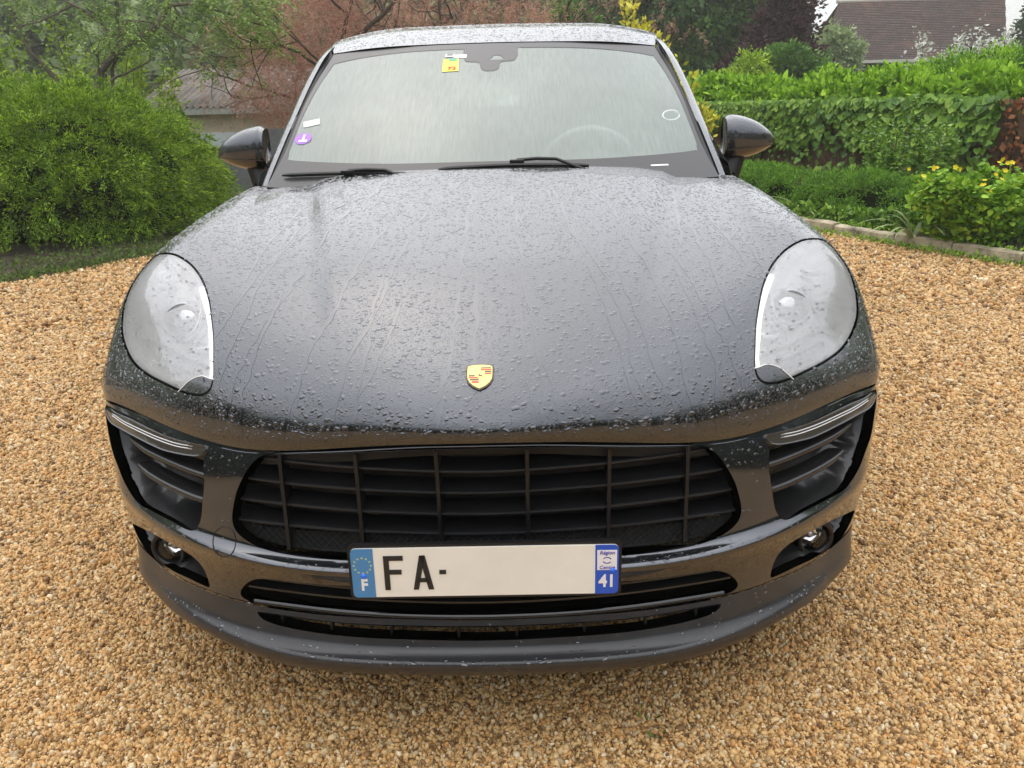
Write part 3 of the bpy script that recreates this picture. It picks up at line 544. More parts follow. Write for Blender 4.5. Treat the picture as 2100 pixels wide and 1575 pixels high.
# --- number plate
def number_plate():
    tilt = R(3); M4 = Matrix.Translation((.002, -.012, .4655)) @ Matrix.Rotation(R(90)-tilt, 4, 'X')
    def rr(wd, ht, r, z0, z1, cx=0, cy=0, x0=None, x1=None, k=6):
        p = []
        for sx_, sy_, a0 in ((1, 1, 0), (-1, 1, 90), (-1, -1, 180), (1, -1, 270)):
            for i in range(k+1):
                a = R(a0+90*i/k); p.append((cx+sx_*(wd/2-r)+r*math.cos(a), cy+sy_*(ht/2-r)+r*math.sin(a)))
        return p
    def slab(name, poly, z0, z1, mat, par):
        n = len(poly); return mesh(name, [M4 @ Vector((x, y, z0)) for x, y in poly]+[M4 @ Vector((x, y, z1)) for x, y in poly],
            [tuple(range(n, 2*n))]+[(i, (i+1) % n, n+(i+1) % n, n+i) for i in range(n)], mat, par, False)
    holder = slab('plate_holder', rr(.528, .118, .012, 0, 0), -.012, -.001, 'black_plastic', car)
    pn = slab('number_plate', rr(.516, .106, .010, 0, 0), -.001, .0015, 'plate_white', car)
    def clip(poly, lo, hi): return [(min(max(x, lo), hi), y) for x, y in poly]
    full = rr(.516, .106, .010, 0, 0)
    slab('country_band', clip(full, -.258, -.214), .0012, .0022, 'plate_blue_pale', pn)
    slab('region_band', clip(full, .213, .258), .0012, .0022, 'plate_blue', pn)
    for k in range(12):
        a = k*math.pi/6; c = (-.236+.0165*math.cos(a), .017+.0165*math.sin(a)); p = []
        for j in range(10):
            rr_ = .0028 if j % 2 == 0 else .0012; b = math.pi/2+j*math.pi/5; p.append((c[0]+rr_*math.cos(b), c[1]+rr_*math.sin(b)))
        slab('star', p, .0022, .0026, 'star_yellow', pn)
    textmesh('country_letter', 'F', .034, M4 @ Matrix.Translation((-.235, -.026, .0024)), 'white_print', pn, .0012, sx=.85)
    slab('region_sticker', [(.2165, -.001), (.2545, -.001), (.2545, .042), (.2165, .042)], .0022, .0026, 'white_print', pn)
    textmesh('region_word', 'Région', .0105, M4 @ Matrix.Translation((.2355, .036, .0027)), 'text_blue', pn, .0001, shear=.2)
    textmesh('region_word', 'Centre', .0105, M4 @ Matrix.Translation((.2355, .0045, .0027)), 'text_blue', pn, .0001, shear=.2)
    for a0 in (20, 200):
        m_ = MB(); pts = [(.2355+.009*math.cos(R(a0+a))*(1 if a0 < 90 else 1), .020+.0075*math.sin(R(a0+a))) for a in np.linspace(0, 130, 9)]
        rows = [[tuple(M4 @ Vector((x+(.2355-x)*f, y+(.020-y)*f, .0029))) for x, y in pts] for f in (0, .28)]
        m_.grid(np.array(rows)).build('region_emblem', 'text_blue', pn)
    textmesh('region_number', '41', .037, M4 @ Matrix.Translation((.236, -.026, .0026)), 'white_print', pn, .0010, sx=.88)
    def glyph(rects, x, nm):
        m_ = MB()
        for poly in rects:
            n = len(poly); V = [M4 @ Vector((x+a, b, .0016)) for a, b in poly]+[M4 @ Vector((x+a, b, .003)) for a, b in poly]
            m_.add(V, [tuple(range(n, 2*n))]+[(i, (i+1) % n, n+(i+1) % n, n+i) for i in range(n)])
        m_.build(nm, 'plate_black', pn)
    h = .037; t_ = .0105
    glyph([[(0, -h), (t_, -h), (t_, h), (0, h)], [(t_, h-.010), (.038, h-.010), (.038, h), (t_, h)], [(t_, -.003), (.034, -.003), (.034, .007), (t_, .007)]], -.195, 'plate_letter')
    glyph([[(0, -h), (.0105, -h), (.0255, h), (.0145, h)], [(.0295, -h), (.040, -h), (.0255, h), (.0145, h)][::1], [(.008, -.021), (.032, -.021), (.030, -.012), (.010, -.012)]], -.140, 'plate_letter')
    glyph([[(0, -.004), (.013, -.004), (.013, .005), (0, .005)]], -.088, 'plate_dash')
    for x, y in ((-.235, -.006), (.247, -.002)):
        m_ = MB(); rows = [[tuple(M4 @ Vector((x+.0058*math.cos(a)*math.cos(b), y+.0058*math.cos(a)*math.sin(b), .002+.004*math.sin(a)))) for b in np.linspace(0, 2*math.pi, 13)[:-1]] for a in np.linspace(0, 1.5, 5)]
        m_.grid(np.array(rows), True).build('rivet', 'rivet_blue', pn, True)
number_plate()
# --- windscreen, roof, pillars
def strip_rows(cl, el, qs, pw=2.4):
    rows = []
    for c, e in zip(cl, el): rows.append([(e[0]*q, c[0]+(e[1]-c[0])*q**pw, c[1]+(e[2]-c[1])*q**pw) for q in qs])
    return rows
fr = (0, .2, .5, .78, 1)
cl = [(1.08+(1.862-1.08)*f, 1.073+(1.522-1.073)*f+.016*math.sin(math.pi*f)) for f in fr]
el = [(.712, 1.20, 1.080), (.683, 1.325, 1.165), (.664, 1.535, 1.295), (.643, 1.75, 1.408), (.613, 1.915, 1.500)]
WS = Surf(strip_rows(cl, el, (0, .3, .6, .85, 1)))
# rows come upwards, so the normal points out and up
dws = (WS.s[0], WS.s[-1], WS.t[0], WS.t[-1])
skin('windscreen', WS, 'windscreen_glass', car, keep=None, step=.03, dom=dws)
S1, T1 = WS.s[-1], WS.t[-1]
def wt(z):  # parameter of a height on the centre line
    tt = np.linspace(0, T1, 200); return float(np.interp(z, WS(np.zeros(200), tt)[:, 2], tt))
bt, tp = wt(1.143), wt(1.499)
clear = dense([(0, bt), (S1*.5, bt), (S1*.92, bt+.024), (S1*.97, bt+.050), (S1*.982, bt+.13), (S1*.978, (bt+tp)/2), (S1*.96, tp-.07), (S1*.92, tp-.025), (S1*.6, tp+.004), (.14, tp+.008), (.100, tp+.006), (.096, tp-.05), (.080, tp-.094), (.042, tp-.100), (.028, tp-.108), (.022, tp-.155), (0, tp-.172),
    (-.022, tp-.172), (-.042, tp-.155), (-.050, tp-.108), (-.064, tp-.100), (-.102, tp-.094), (-.114, tp-.05), (-.118, tp+.006), (-.14, tp+.008), (-S1*.6, tp+.004), (-S1*.92, tp-.025), (-S1*.96, tp-.07), (-S1*.978, (bt+tp)/2), (-S1*.982, bt+.13), (-S1*.97, bt+.050), (-S1*.92, bt+.024), (-S1*.5, bt)], .012)
win = np.array([(.006, tp-.050), (.026, tp-.050), (.046, tp-.086), (-.014, tp-.086)])
skin('windscreen_border', WS, 'frit', car, [clear, win], step=.03, off=.0012, dom=dws, rims=False)
ROOF = Surf([[(0, 1.868, 1.527), (.25, 1.873, 1.525), (.47, 1.89, 1.518), (.615, 1.922, 1.505)], [(0, 2.05, 1.583), (.27, 2.05, 1.581), (.50, 2.06, 1.571), (.650, 2.09, 1.548)],
    [(0, 2.35, 1.630), (.27, 2.35, 1.627), (.5, 2.35, 1.615), (.655, 2.35, 1.586)], [(0, 2.9, 1.640), (.27, 2.9, 1.637), (.5, 2.9, 1.626), (.655, 2.9, 1.60)],
    [(0, 3.5, 1.61), (.27, 3.5, 1.607), (.5, 3.5, 1.597), (.64, 3.5, 1.573)], [(0, 3.95, 1.53), (.27, 3.95, 1.527), (.48, 3.95, 1.517), (.61, 3.95, 1.495)]])
skin('roof', ROOF, 'car_paint', car, step=.03)
edge_roll(ROOF, 0.0, 'roof_front_edge', 'rubber', car, -1, .02)
outer = [(.760, 1.30, 1.060), (.757, 1.38, 1.115), (.748, 1.53, 1.205), (.738, 1.70, 1.302), (.714, 1.90, 1.430), (.680, 2.09, 1.530), (.663, 2.35, 1.574), (.660, 2.9, 1.588), (.646, 3.5, 1.562), (.615, 3.95, 1.485)]
inner = [(.722, 1.235, 1.072), (.706, 1.325, 1.142), (.688, 1.46, 1.235), (.675, 1.62, 1.325), (.655, 1.80, 1.432), (.632, 1.945, 1.516), (.650, 2.35, 1.586), (.650, 2.9, 1.60), (.637, 3.5, 1.575), (.605, 3.95, 1.497)]
for sg in (-1, 1):
    o_, i_ = dense(outer, .05, False), dense(inner, .05, False); n = min(len(o_), len(i_)); u = np.linspace(0, 1, 60)
    fo = np.stack([np.interp(u, np.linspace(0, 1, len(o_)), o_[:, k]) for k in range(3)], 1); fi = np.stack([np.interp(u, np.linspace(0, 1, len(i_)), i_[:, k]) for k in range(3)], 1)
    fo = fo+np.array([.002, 0, -.016]); rows = []; PM = lambda q, b: fi+(fo-fi)*q+np.array([b*.7, -b*.55, b*.2])
    for q in np.linspace(.34, 1, 8): b = math.sin(math.pi*(q-.34)/.66)*.014; rows.append(PM(q, b)*[sg, 1, 1])
    rows.append((fo+np.array([-.004, .03, -.012]))*[sg, 1, 1]); MB().grid(np.array(rows)).build('roof_pillar', 'car_paint', car, True)
    kk = 40; MB().grid(np.array([PM(q, -.012 if 0 < q < .34 else (0 if q == 0 else -.006))[:kk]*[sg, 1, 1] for q in (0, .1, .22, .36)])).build('pillar_seal', 'rubber', car, True)
    MB().grid(np.array([PM(q, 0)[kk-1:]*[sg, 1, 1] for q in (0, .36)])).build('roof_side_strip', 'car_paint', car, True)
    # black gap strip beside the glass
    tt = np.linspace(WS.t[0], WS.t[-1], 40); ed = WS(np.full(40, WS.s[-1]-.001), tt, .001); ui = np.linspace(0, .999, 40)
    m6 = dense(inner[:6], .02, False); fi2 = np.stack([np.interp(np.linspace(0, 1, 40), np.linspace(0, 1, len(m6)), m6[:, k]) for k in range(3)], 1)
    mid = (ed+fi2)/2+np.array([0, .006, -.010]); MB().grid(np.array([ed, mid, fi2])*[sg, 1, 1]).build('pillar_gap_trim', 'rubber', car, True)
# cowl behind the bonnet
MB().grid(np.array([[(x, .97+.10*(abs(x)/.72)**2.4+dy, z) for x in np.linspace(-.74, .74, 21)] for dy, z in ((.10, 1.00), (.13, 1.072), (.19, 1.078), (.24, 1.06))])).build('cowl_panel', 'black_plastic', car, True)
# --- wipers
def on_ws(x, z, off=.012):
    p, s, t = front_at(WS, x, z); return WS(s, t, off)[0]
for x0, x1, za, zb, hx, hz in ((-.66, -.17, 1.106, 1.104, -.44, 1.110), (-.16, .30, 1.118, 1.118, .08, 1.130)):
    wi = MB().tube([on_ws(x0+(x1-x0)*u, za+(zb-za)*u+.006*math.sin(math.pi*u), .010) for u in np.linspace(0, 1, 20)], [.0035]+[.0065]*18+[.004], 6).build('wiper', 'black_plastic', car)
    MB().tube([on_ws(hx, hz+.002, .018), on_ws(hx+.06, hz+.003, .021), on_ws(hx+.12, hz+.002, .019), on_ws(hx+.20, hz-.022, .012), on_ws(hx+.26, hz-.04, .004)], [.0055, .0055, .005, .006, .007], 6).build('wiper_arm', 'black_plastic', wi)
    MB().box(on_ws(hx, hz, .016), (.045, .014, .012)).build('wiper_joint', 'black_plastic', wi, bev=.003)
# --- stickers and small marks on the glass
def disc_on_ws(name, x, z, rx, rz, mat, off=.0018, k=20, rot=0):
    p, s, t = front_at(WS, x, z); V = [WS(s+rx*math.cos(a)*math.cos(rot)-rz*math.sin(a)*math.sin(rot), t+rz*math.sin(a)*math.cos(rot)+rx*math.cos(a)*math.sin(rot), off)[0] for a in np.linspace(0, 2*math.pi, k+1)[:-1]]
    return mesh(name, V, [tuple(range(k))], mat, car, False)
def quad_on_ws(name, x, z, w_, h_, mat, off=.002, rot=0):
    p, s, t = front_at(WS, x, z); V = [WS(s+a*w_/2*math.cos(rot)-b*h_/2*math.sin(rot), t+b*h_/2*math.cos(rot)+a*w_/2*math.sin(rot), off)[0] for a, b in ((-1, -1), (1, -1), (1, 1), (-1, 1))]
    return mesh(name, V, [(0, 1, 2, 3)], mat, car, False)
disc_on_ws('round_sticker', -.628, 1.215, .030, .033, 'sticker_purple', rot=.5)
quad_on_ws('sticker_figure', -.626, 1.216, .008, .040, 'sticker_white', .0026); quad_on_ws('sticker_figure', -.626, 1.208, .030, .012, 'sticker_white', .0028)
quad_on_ws('white_sticker', -.612, 1.262, .058, .036, 'sticker_white', rot=.25)
quad_on_ws('yellow_sticker', -.152, 1.443, .060, .098, 'sticker_yellow', rot=.05); quad_on_ws('sticker_patch', -.145, 1.462, .03, .018, 'sticker_green', .0026)
quad_on_ws('white_sticker', -.120, 1.475, .050, .026, 'sticker_white', .0015); quad_on_ws('white_sticker', -.158, 1.478, .034, .024, 'sticker_white', .0024); quad_on_ws('sticker_patch', -.157, 1.480, .024, .012, 'badge_dark', .0030)
p, s, t = front_at(WS, -.146, 1.430); nn = Vector(WS.nrm(s, t)[0]); q = WS(s, t, .0028)[0]; xx = Vector((1, 0, 0)); M4 = Matrix((xx, nn.cross(xx).normalized(), nn)).transposed().to_4x4(); M4.translation = Vector(q)
textmesh('sticker_number', '73', .032, M4, 'sticker_red', car, .0008)
quad_on_ws('glass_mark', .525, 1.118, .055, .007, 'sticker_white')
p, s, t = front_at(WS, .603, 1.262)
MB().tube([WS(s+.030*math.cos(a)+.008*math.sin(a), t+.030*math.sin(a), -.004)[0] for a in np.linspace(0, 2*math.pi, 20)], .0045, 6, False).build('suction_ring', 'sticker_white', car, True)
# --- door mirrors
for sg in (-1, 1):
    mir = empty('door_mirror', (0, 0, 0), '', ''); mir.parent = car
    for k_ in ('label', 'category'): del mir[k_]
    K = 28; rows = []
    for u in np.linspace(0, 1, 15):      # sections from the inner end to the tip
        x = .832+.198*u; f = math.sqrt(max(0, 1-max(0, (u-.12)/.88)**2.8)); g = min(1, (u/.10)**.5 if u > 0 else .0); f = f*(.86+.14*g)
        top = 1.256-.050*u**2.2; bot = 1.100+.030*u**2; zc = (top+bot)/2-.008*u; hz = (top-bot)/2; hy = .062
        hz *= max(f, .05); hyy = hy*max(f, .05)*(.86+.14*g); r = []
        for j in range(K):
            a = 2*math.pi*j/K; ca, sa = math.cos(a), math.sin(a); e = .72
            y = 1.665-hyy*1.5*(abs(ca)**e)*(1 if ca > 0 else -.35); z = zc+hz*(abs(sa)**e)*(1 if sa > 0 else -1)
            r.append((sg*x, y+.03*u, z))
        rows.append(r)
    rows = np.array(rows); sel = rows[:, :, 2].mean(1)
    mb = MB().grid(rows, True); mb.F += [tuple(range(K)), tuple(range(14*K, 15*K))]
    sh = mb.build('mirror_shell', 'car_paint', mir, True)
    MB().tube([(sg*(.832+.198*u), 1.665-.092*math.sqrt(max(.02, 1-max(0, (u-.12)/.88)**2.3))+.03*u, 1.137+.012*u) for u in np.linspace(0, .97, 14)], .0018, 5).build('shell_seam', 'rubber', mir, True)
    MB().grid(np.array([[(sg*(.802+.045*h+a*.070), 1.58+b*.075+.04*h, .985+.135*h) for a, b in ((0, .1), (.5, 0), (1, .25), (1.05, .7), (.8, 1), (0, 1))] for h in np.linspace(0, 1, 6)]), True).build('mirror_foot', 'black_plastic', mir, True)
    MB().box((sg*.915, 1.70, 1.18), (.11, .006, .08)).build('mirror_glass', 'chrome', mir)
# --- body sides, doors, rear, wheels
def side_x(y, z):
    x = np.interp(z, [.2, .30, .45, .58, .66, .77, .85, .90, .93, 1.0, 1.08], [.88, .905, .945, .965, .976, .981, .966, .950, .930, .875, .80])
    return x-.05*np.clip((y-3.7)/.9, 0, 1)**2-.008*np.exp(-((z-.52)/.08)**2)*((y > 1.4) & (y < 3.3))
def arch(cy, r, a0, a1, n): return [(cy+r*math.cos(a), .37+r*math.sin(a)) for a in np.linspace(a0, a1, n)]
top_ = [(.60, .632), (.625, .690), (.69, .752), (.78, .825), (.90, .868), (1.09, .893), (1.33, .915), (1.36, 1.06), (2.5, 1.075), (3.6, 1.085), (4.2, 1.06), (4.45, .95), (4.55, .7), (4.52, .30), (4.1, .25)]
prof = top_+arch(3.675, .42, -.25, math.pi+.25, 26)+[(3.2, .24), (1.3, .24)]+arch(.868, .42, -.28, math.pi*.80, 24)
prof = np.array(prof)
class Flat:
    def __init__(s, sg): s.sg = sg
    def __call__(s, a, b, off=0): return np.stack([s.sg*(side_x(a, b)+off), a, b], 1)
    def nrm(s, a, b):
        e = 1e-2; dx = (side_x(a, b+e)-side_x(a, b-e))/(2*e); n = np.stack([np.full(len(a), s.sg*1.), 0*a, -dx], 1); return n/np.linalg.norm(n, axis=1, keepdims=True)
for sg in (-1, 1):
    FS = Flat(sg); skin('body_side', FS, 'car_paint', car, keep=prof, step=.05, rims=False)
    for y0, y1 in ((1.42, 2.42), (2.45, 3.40)):
        q = np.array([(y0, 1.05), (y0+.02, .42), (y1-.1, .40), (y1, .62), (y1, 1.05)]); P = FS(q[:, 0], q[:, 1], .001); MB().tube(np.concatenate([P, P[:1]]), .002, 4, False).build('door_gap', 'rubber', car)
        MB().box((sg*(side_x(np.array([y1-.12]), np.array([.93]))[0]+.018), y1-.14, .93), (.02, .17, .03)).build('door_handle', 'car_paint', car, bev=.006)
    gl = [[(.808, 1.42, 1.065), (.80, 2.4, 1.07), (.80, 3.4, 1.08), (.78, 4.1, 1.09)], [(.755, 1.42, 1.13), (.665, 2.4, 1.572), (.655, 3.4, 1.56), (.615, 3.95, 1.48)]]
    P = np.array(gl)*[sg, 1, 1]; mid = (P[0]+P[1])/2+np.array([sg*.012, 0, .01]); MB().grid(np.array([P[0], mid, P[1]])).build('side_window', 'side_glass', car, True)
    MB().tube(P[0]+np.array([sg*.006, 0, 0]), .008, 6).build('window_trim', 'gloss_black', car, True)
    for yy in (2.42, 3.40): MB().tube([(sg*.80, yy, 1.07), (sg*.745, yy+.03, 1.33), (sg*.665, yy+.06, 1.565)], .016, 6).build('door_pillar', 'gloss_black', car, True)
TAIL = Surf([[(0, 4.60, .30), (.45, 4.59, .30), (.75, 4.54, .30), (.885, 4.40, .30)], [(0, 4.66, .60), (.45, 4.65, .60), (.76, 4.58, .60), (.90, 4.44, .60)], [(0, 4.60, .95), (.45, 4.59, .95), (.74, 4.52, .95), (.875, 4.36, .98)],
    [(0, 4.50, 1.10), (.42, 4.49, 1.10), (.68, 4.40, 1.09), (.80, 4.20, 1.09)], [(0, 4.22, 1.34), (.38, 4.21, 1.34), (.58, 4.15, 1.33), (.70, 4.05, 1.30)], [(0, 3.95, 1.53), (.27, 3.95, 1.527), (.48, 3.95, 1.517), (.61, 3.95, 1.495)]])
rw = dense(np.array([(-.52, TAIL.t[3]+.02), (.52, TAIL.t[3]+.02), (.46, TAIL.t[5]-.04), (-.46, TAIL.t[5]-.04)]), .05)
tailp = skin('tailgate', TAIL, 'car_paint', car, [rw], step=.05, depth=.02); skin('rear_window', TAIL, 'side_glass', car, keep=rw, step=.06, off=-.004, rims=False)
MB().grid(np.array([[(x, y, .22) for x in np.linspace(-.86, .86, 5)] for y in (.62, 1.5, 3, 4.5)])).build('underbody', 'cavity_black', car)
MB().grid(np.array([[(x, 1.02, z) for x in np.linspace(-.86, .86, 9)] for z in (.22, .5, .85)])).build('firewall', 'cavity_black', car)
for cy in (.868, 3.675):
    for sg in (-1, 1):
        c = Vector((sg*.845, cy, .37)); K = 40; cs = lambda r, dx: [(c.x+sg*dx, c.y+r*math.cos(2*math.pi*j/K), c.z+r*math.sin(2*math.pi*j/K)) for j in range(K)]
        MB().grid(np.array([cs(.24, .11), cs(.30, .122), cs(.35, .118), cs(.37, .09), cs(.37, -.09), cs(.34, -.12), cs(.24, -.11)]), True).build('wheel', 'tyre', car, True)
        wh = sc.objects[-1] if False else [o for o in sc.objects if o.parent is car][-1]
        MB().grid(np.array([cs(.24, .11), cs(.235, .095), cs(.22, .06), cs(.215, -.09)]), True).build('rim', 'rim_metal', wh, True)
        for k in range(5):
            a = 2*math.pi*k/5; d = Vector((0, math.cos(a), math.sin(a))); e = Vector((0, -math.sin(a), math.cos(a)))
            V = [c+Vector((sg*.085, 0, 0))+e*.035+d*.03, c+Vector((sg*.085, 0, 0))-e*.035+d*.03, c+Vector((sg*.10, 0, 0))-e*.022+d*.235, c+Vector((sg*.10, 0, 0))+e*.022+d*.235]
            V += [v-Vector((sg*.03, 0, 0)) for v in V]; MB().add(V, [(0, 1, 2, 3), (4, 7, 6, 5), (0, 4, 5, 1), (1, 5, 6, 2), (2, 6, 7, 3), (3, 7, 4, 0)]).build('spoke', 'rim_metal', wh)
        # wheel house liner
        MB().grid(np.array([[(sg*x, cy+.43*math.cos(a), .37+.43*math.sin(a)) for a in np.linspace(-.25, math.pi+.25, 20)] for x in (.90, .60)])).build('wheel_liner', 'cavity_black', car, True)
# --- interior
MB().grid(np.array([[(x, y+.05*(x/.6)**2, z) for x in np.linspace(-.70, .70, 15)] for y, z in ((1.12, 1.04), (1.30, 1.07), (1.55, 1.075), (1.68, 1.05), (1.74, .95), (1.78, .7))])).build('dashboard', 'interior_dark', car, True)
MB().tube([(.36+.12*math.cos(a), 1.60, 1.085+.03*math.sin(a)) for a in np.linspace(0, math.pi, 10)], .03, 8).build('instrument_hood', 'interior_dark', car, True)
ax_ = Matrix.Rotation(R(22), 3, 'X')
def wp(r, a, d=0): return Vector((.36, 1.86, 1.04))+ax_ @ Vector((r*math.cos(a), d, r*math.sin(a)))
sw = MB().tube([wp(.185, a) for a in np.linspace(0, 2*math.pi, 41)], .015, 8, False).build('steering_wheel', 'wheel_grip', car, True)
for a in (0.1, math.pi-.1, -math.pi/2): MB().tube([wp(.03, a, -.01), wp(.18, a)], [.02, .012], 6).build('wheel_spoke', 'interior_dark', sw, True)
for sg in (-1, 1):
    x = sg*.36
    st_ = MB().box((x, 2.35, .66), (.50, .52, .16)).build('seat', 'seat_leather', car, True, bev=.05)
    MB().box((x, 2.66, 1.0), (.48, .13, .66), Matrix.Rotation(R(-14), 3, 'X')).build('backrest', 'seat_leather', st_, True, bev=.05)
    MB().box((x, 2.76, 1.40), (.27, .10, .19), Matrix.Rotation(R(-10), 3, 'X')).build('headrest', 'seat_leather', st_, True, bev=.04)
MB().box((0, 3.45, .95), (1.25, .15, .7), Matrix.Rotation(R(-16), 3, 'X')).build('rear_bench', 'seat_leather', car, True, bev=.05)
mb_ = MB().box((0.0, 1.85, 1.435), (.25, .03, .07)).build('inside_mirror', 'interior_dark', car, True, bev=.012)
g = [[(s, t) for s in np.linspace(-.6, .6, 9)] for t in np.linspace(.02, ROOF.t[-1]-.02, 10)]; gg = np.array(g).reshape(-1, 2)
MB().grid((ROOF(gg[:, 0], gg[:, 1], -.025)).reshape(10, 9, 3)).build('headliner', 'headliner', car, True)
# --- rain on the car: beads, and the clean tracks where drops have run
def scatter_st(S, n, dom, holes):
    a = np.stack([rng.uniform(dom[0], dom[1], n), rng.uniform(dom[2], dom[3], n)], 1)
    for h in holes: a = a[~inside(a, h)]
    return a
def beads(S, st, rad, name, parent, ecc=.9, mat='car_paint_smooth'):
    n = len(st); s, t = st[:, 0], st[:, 1]; P = S(s, t); nn = S.nrm(s, t); r = rad
    tx = S(s+.002, t)-P; tx /= np.linalg.norm(tx, axis=1, keepdims=True); ty = np.cross(nn, tx); K = 8
    th = rng.normal(0, .45, n); c, d = np.cos(th)[:, None], np.sin(th)[:, None]; tx, ty = tx*c+ty*d, -tx*d+ty*c; ex = 1+rng.uniform(0, ecc, n)
    V = np.zeros((n, 2*K+1, 3)); 
    for j in range(K):
        a = 2*math.pi*j/K; jr = 1+rng.uniform(-.16, .16, n)
        off = tx*(np.cos(a)*r*jr*ex)[:, None]+ty*(np.sin(a)*r*jr)[:, None]
        V[:, j] = P+off-nn*.0002; V[:, K+j] = P+off*.70+nn*(r*.19)[:, None]
    V[:, 2*K] = P+nn*(r*.27)[:, None]; F = []
    for j in range(K):
        k = (j+1) % K; F += [(j, k, K+k), (j, K+k, K+j), (K+j, K+k, 2*K)]
    F = (np.array(F)[None]+(np.arange(n)*(2*K+1))[:, None, None]).reshape(-1, 3)
    return mesh(name, V.reshape(-1, 3), F, mat, parent, kind='stuff')
def radii(n, lo, hi, p=3.): return lo+(hi-lo)*rng.random(n)**p
tracks = []
def track(px, t1, t0, drift, wd):
    pts = []; s = px; t = t1; k = 0
    while t > t0 and not inside(np.array([[s, t]]), headL)[0] and not inside(np.array([[s, t]]), headR)[0]:
        pts.append((s, t)); t -= rng.uniform(.008, .02); s += drift*.012+rng.normal(0, .0028)
    if len(pts) < 4: return
    pts = dense(pts, .004, False); P = HOOD(pts[:, 0], pts[:, 1], .0004); nn = HOOD.nrm(pts[:, 0], pts[:, 1]); T = np.gradient(P, axis=0); T /= np.linalg.norm(T, axis=1, keepdims=True)
    sd_ = np.cross(nn, T); w_ = wd*(1+.45*np.sin(np.arange(len(P))*.21+rng.uniform(0, 6)))*np.minimum(1, np.minimum(np.arange(len(P))+1, len(P)-np.arange(len(P)))/6)
    rows = np.array([P-sd_*w_[:, None], P+sd_*w_[:, None]]); tracks.append((pts, rows, wd))
for (s, t1, t0, dr, wd) in ((-.30, 1.02, .02, -.30, .0030), (-.24, .62, .02, -.35, .0034), (-.36, .85, .03, -.45, .0028), (-.22, .50, .02, -.1, .0024), (-.12, .78, .03, -.22, .0028), (-.04, .85, .02, -.06, .0030), (-.015, .42, .15, .0, .0045), (-.05, .20, .02, -.2, .0032),
    (.07, .80, .03, .10, .0026), (.05, .50, .02, .2, .0022), (.16, .95, .05, .18, .0030), (.20, .60, .02, .3, .0028), (.27, .9, .03, .22, .0032), (.37, .8, .10, .25, .0024), (.48, .92, .25, .12, .0034), (.44, .45, .02, .15, .0022), (.55, .9, .5, -.3, .003), (.60, .75, .42, .1, .0024),
    (-.47, .75, .12, -.2, .0022), (-.52, .95, .40, -.1, .0026), (-.45, .38, .05, -.3, .0022), (.30, .40, .02, .3, .0022), (.12, .30, .02, .15, .0020), (-.17, .33, .02, -.25, .0024), (.66, .6, .35, .1, .0022)):
    track(s, t1, t0, dr, wd)
tm = MB()
for _, rows, _ in tracks: tm.grid(rows)
tm.build('rain_tracks', 'car_paint_smooth', car, True, kind='stuff')
def clear_of_tracks(a):
    d = np.full(len(a), 9.)
    for pts, _, wd in tracks:
        for q in pts[::2]: d = np.minimum(d, np.hypot(a[:, 0]-q[0], a[:, 1]-q[1])-wd)
    return a[d > .0022]
hd = (HOOD.s[0]+.02, HOOD.s[-1]-.02, .02, HOOD.t[-1]-.01)
a = clear_of_tracks(scatter_st(HOOD, 27000, hd, [headL, headR])); beads(HOOD, a, radii(len(a), .0011, .0050, 3.4), 'rain_beads', car)
for pl in (shrink(headL, .01), shrink(headR, .01)):
    a = scatter_st(HOOD, 2600, (pl[:, 0].min(), pl[:, 0].max(), pl[:, 1].min(), pl[:, 1].max()), []); a = a[inside(a, pl)]; a = a[:420]; beads(HOOD, a, radii(len(a), .0008, .0028, 3), 'rain_beads', car, mat='water')
a = scatter_st(ROOF, 3200, (ROOF.s[0]+.02, ROOF.s[-1]-.02, .01, .55), []); beads(ROOF, a, radii(len(a), .0015, .0055, 2.5), 'rain_beads', car)
a = scatter_st(BUMPER, 5000, (BUMPER.s[0]+.15, BUMPER.s[-1]-.15, BUMPER.t[0]+.02, BUMPER.t[-1]-.01), [grille, lower, intL, intR, fogL, fogR, stL, stR])
tt_ = a[:, 1]; nz = BUMPER.nrm(a[:, 0], a[:, 1])[:, 2]; a = a[(nz > .25) | (rng.random(len(a)) < .12)]; beads(BUMPER, a, radii(len(a), .0008, .003, 3), 'rain_beads', car)
a = scatter_st(LIPS, 1800, (LIPS.s[0]+.1, LIPS.s[-1]-.1, .05, LIPS.t[-1]), [slot]); nz = LIPS.nrm(a[:, 0], a[:, 1])[:, 2]; a = a[(nz > .45) | (rng.random(len(a)) < .1)]; beads(LIPS, a, radii(len(a), .001, .0038, 3), 'rain_beads', car)
settle()

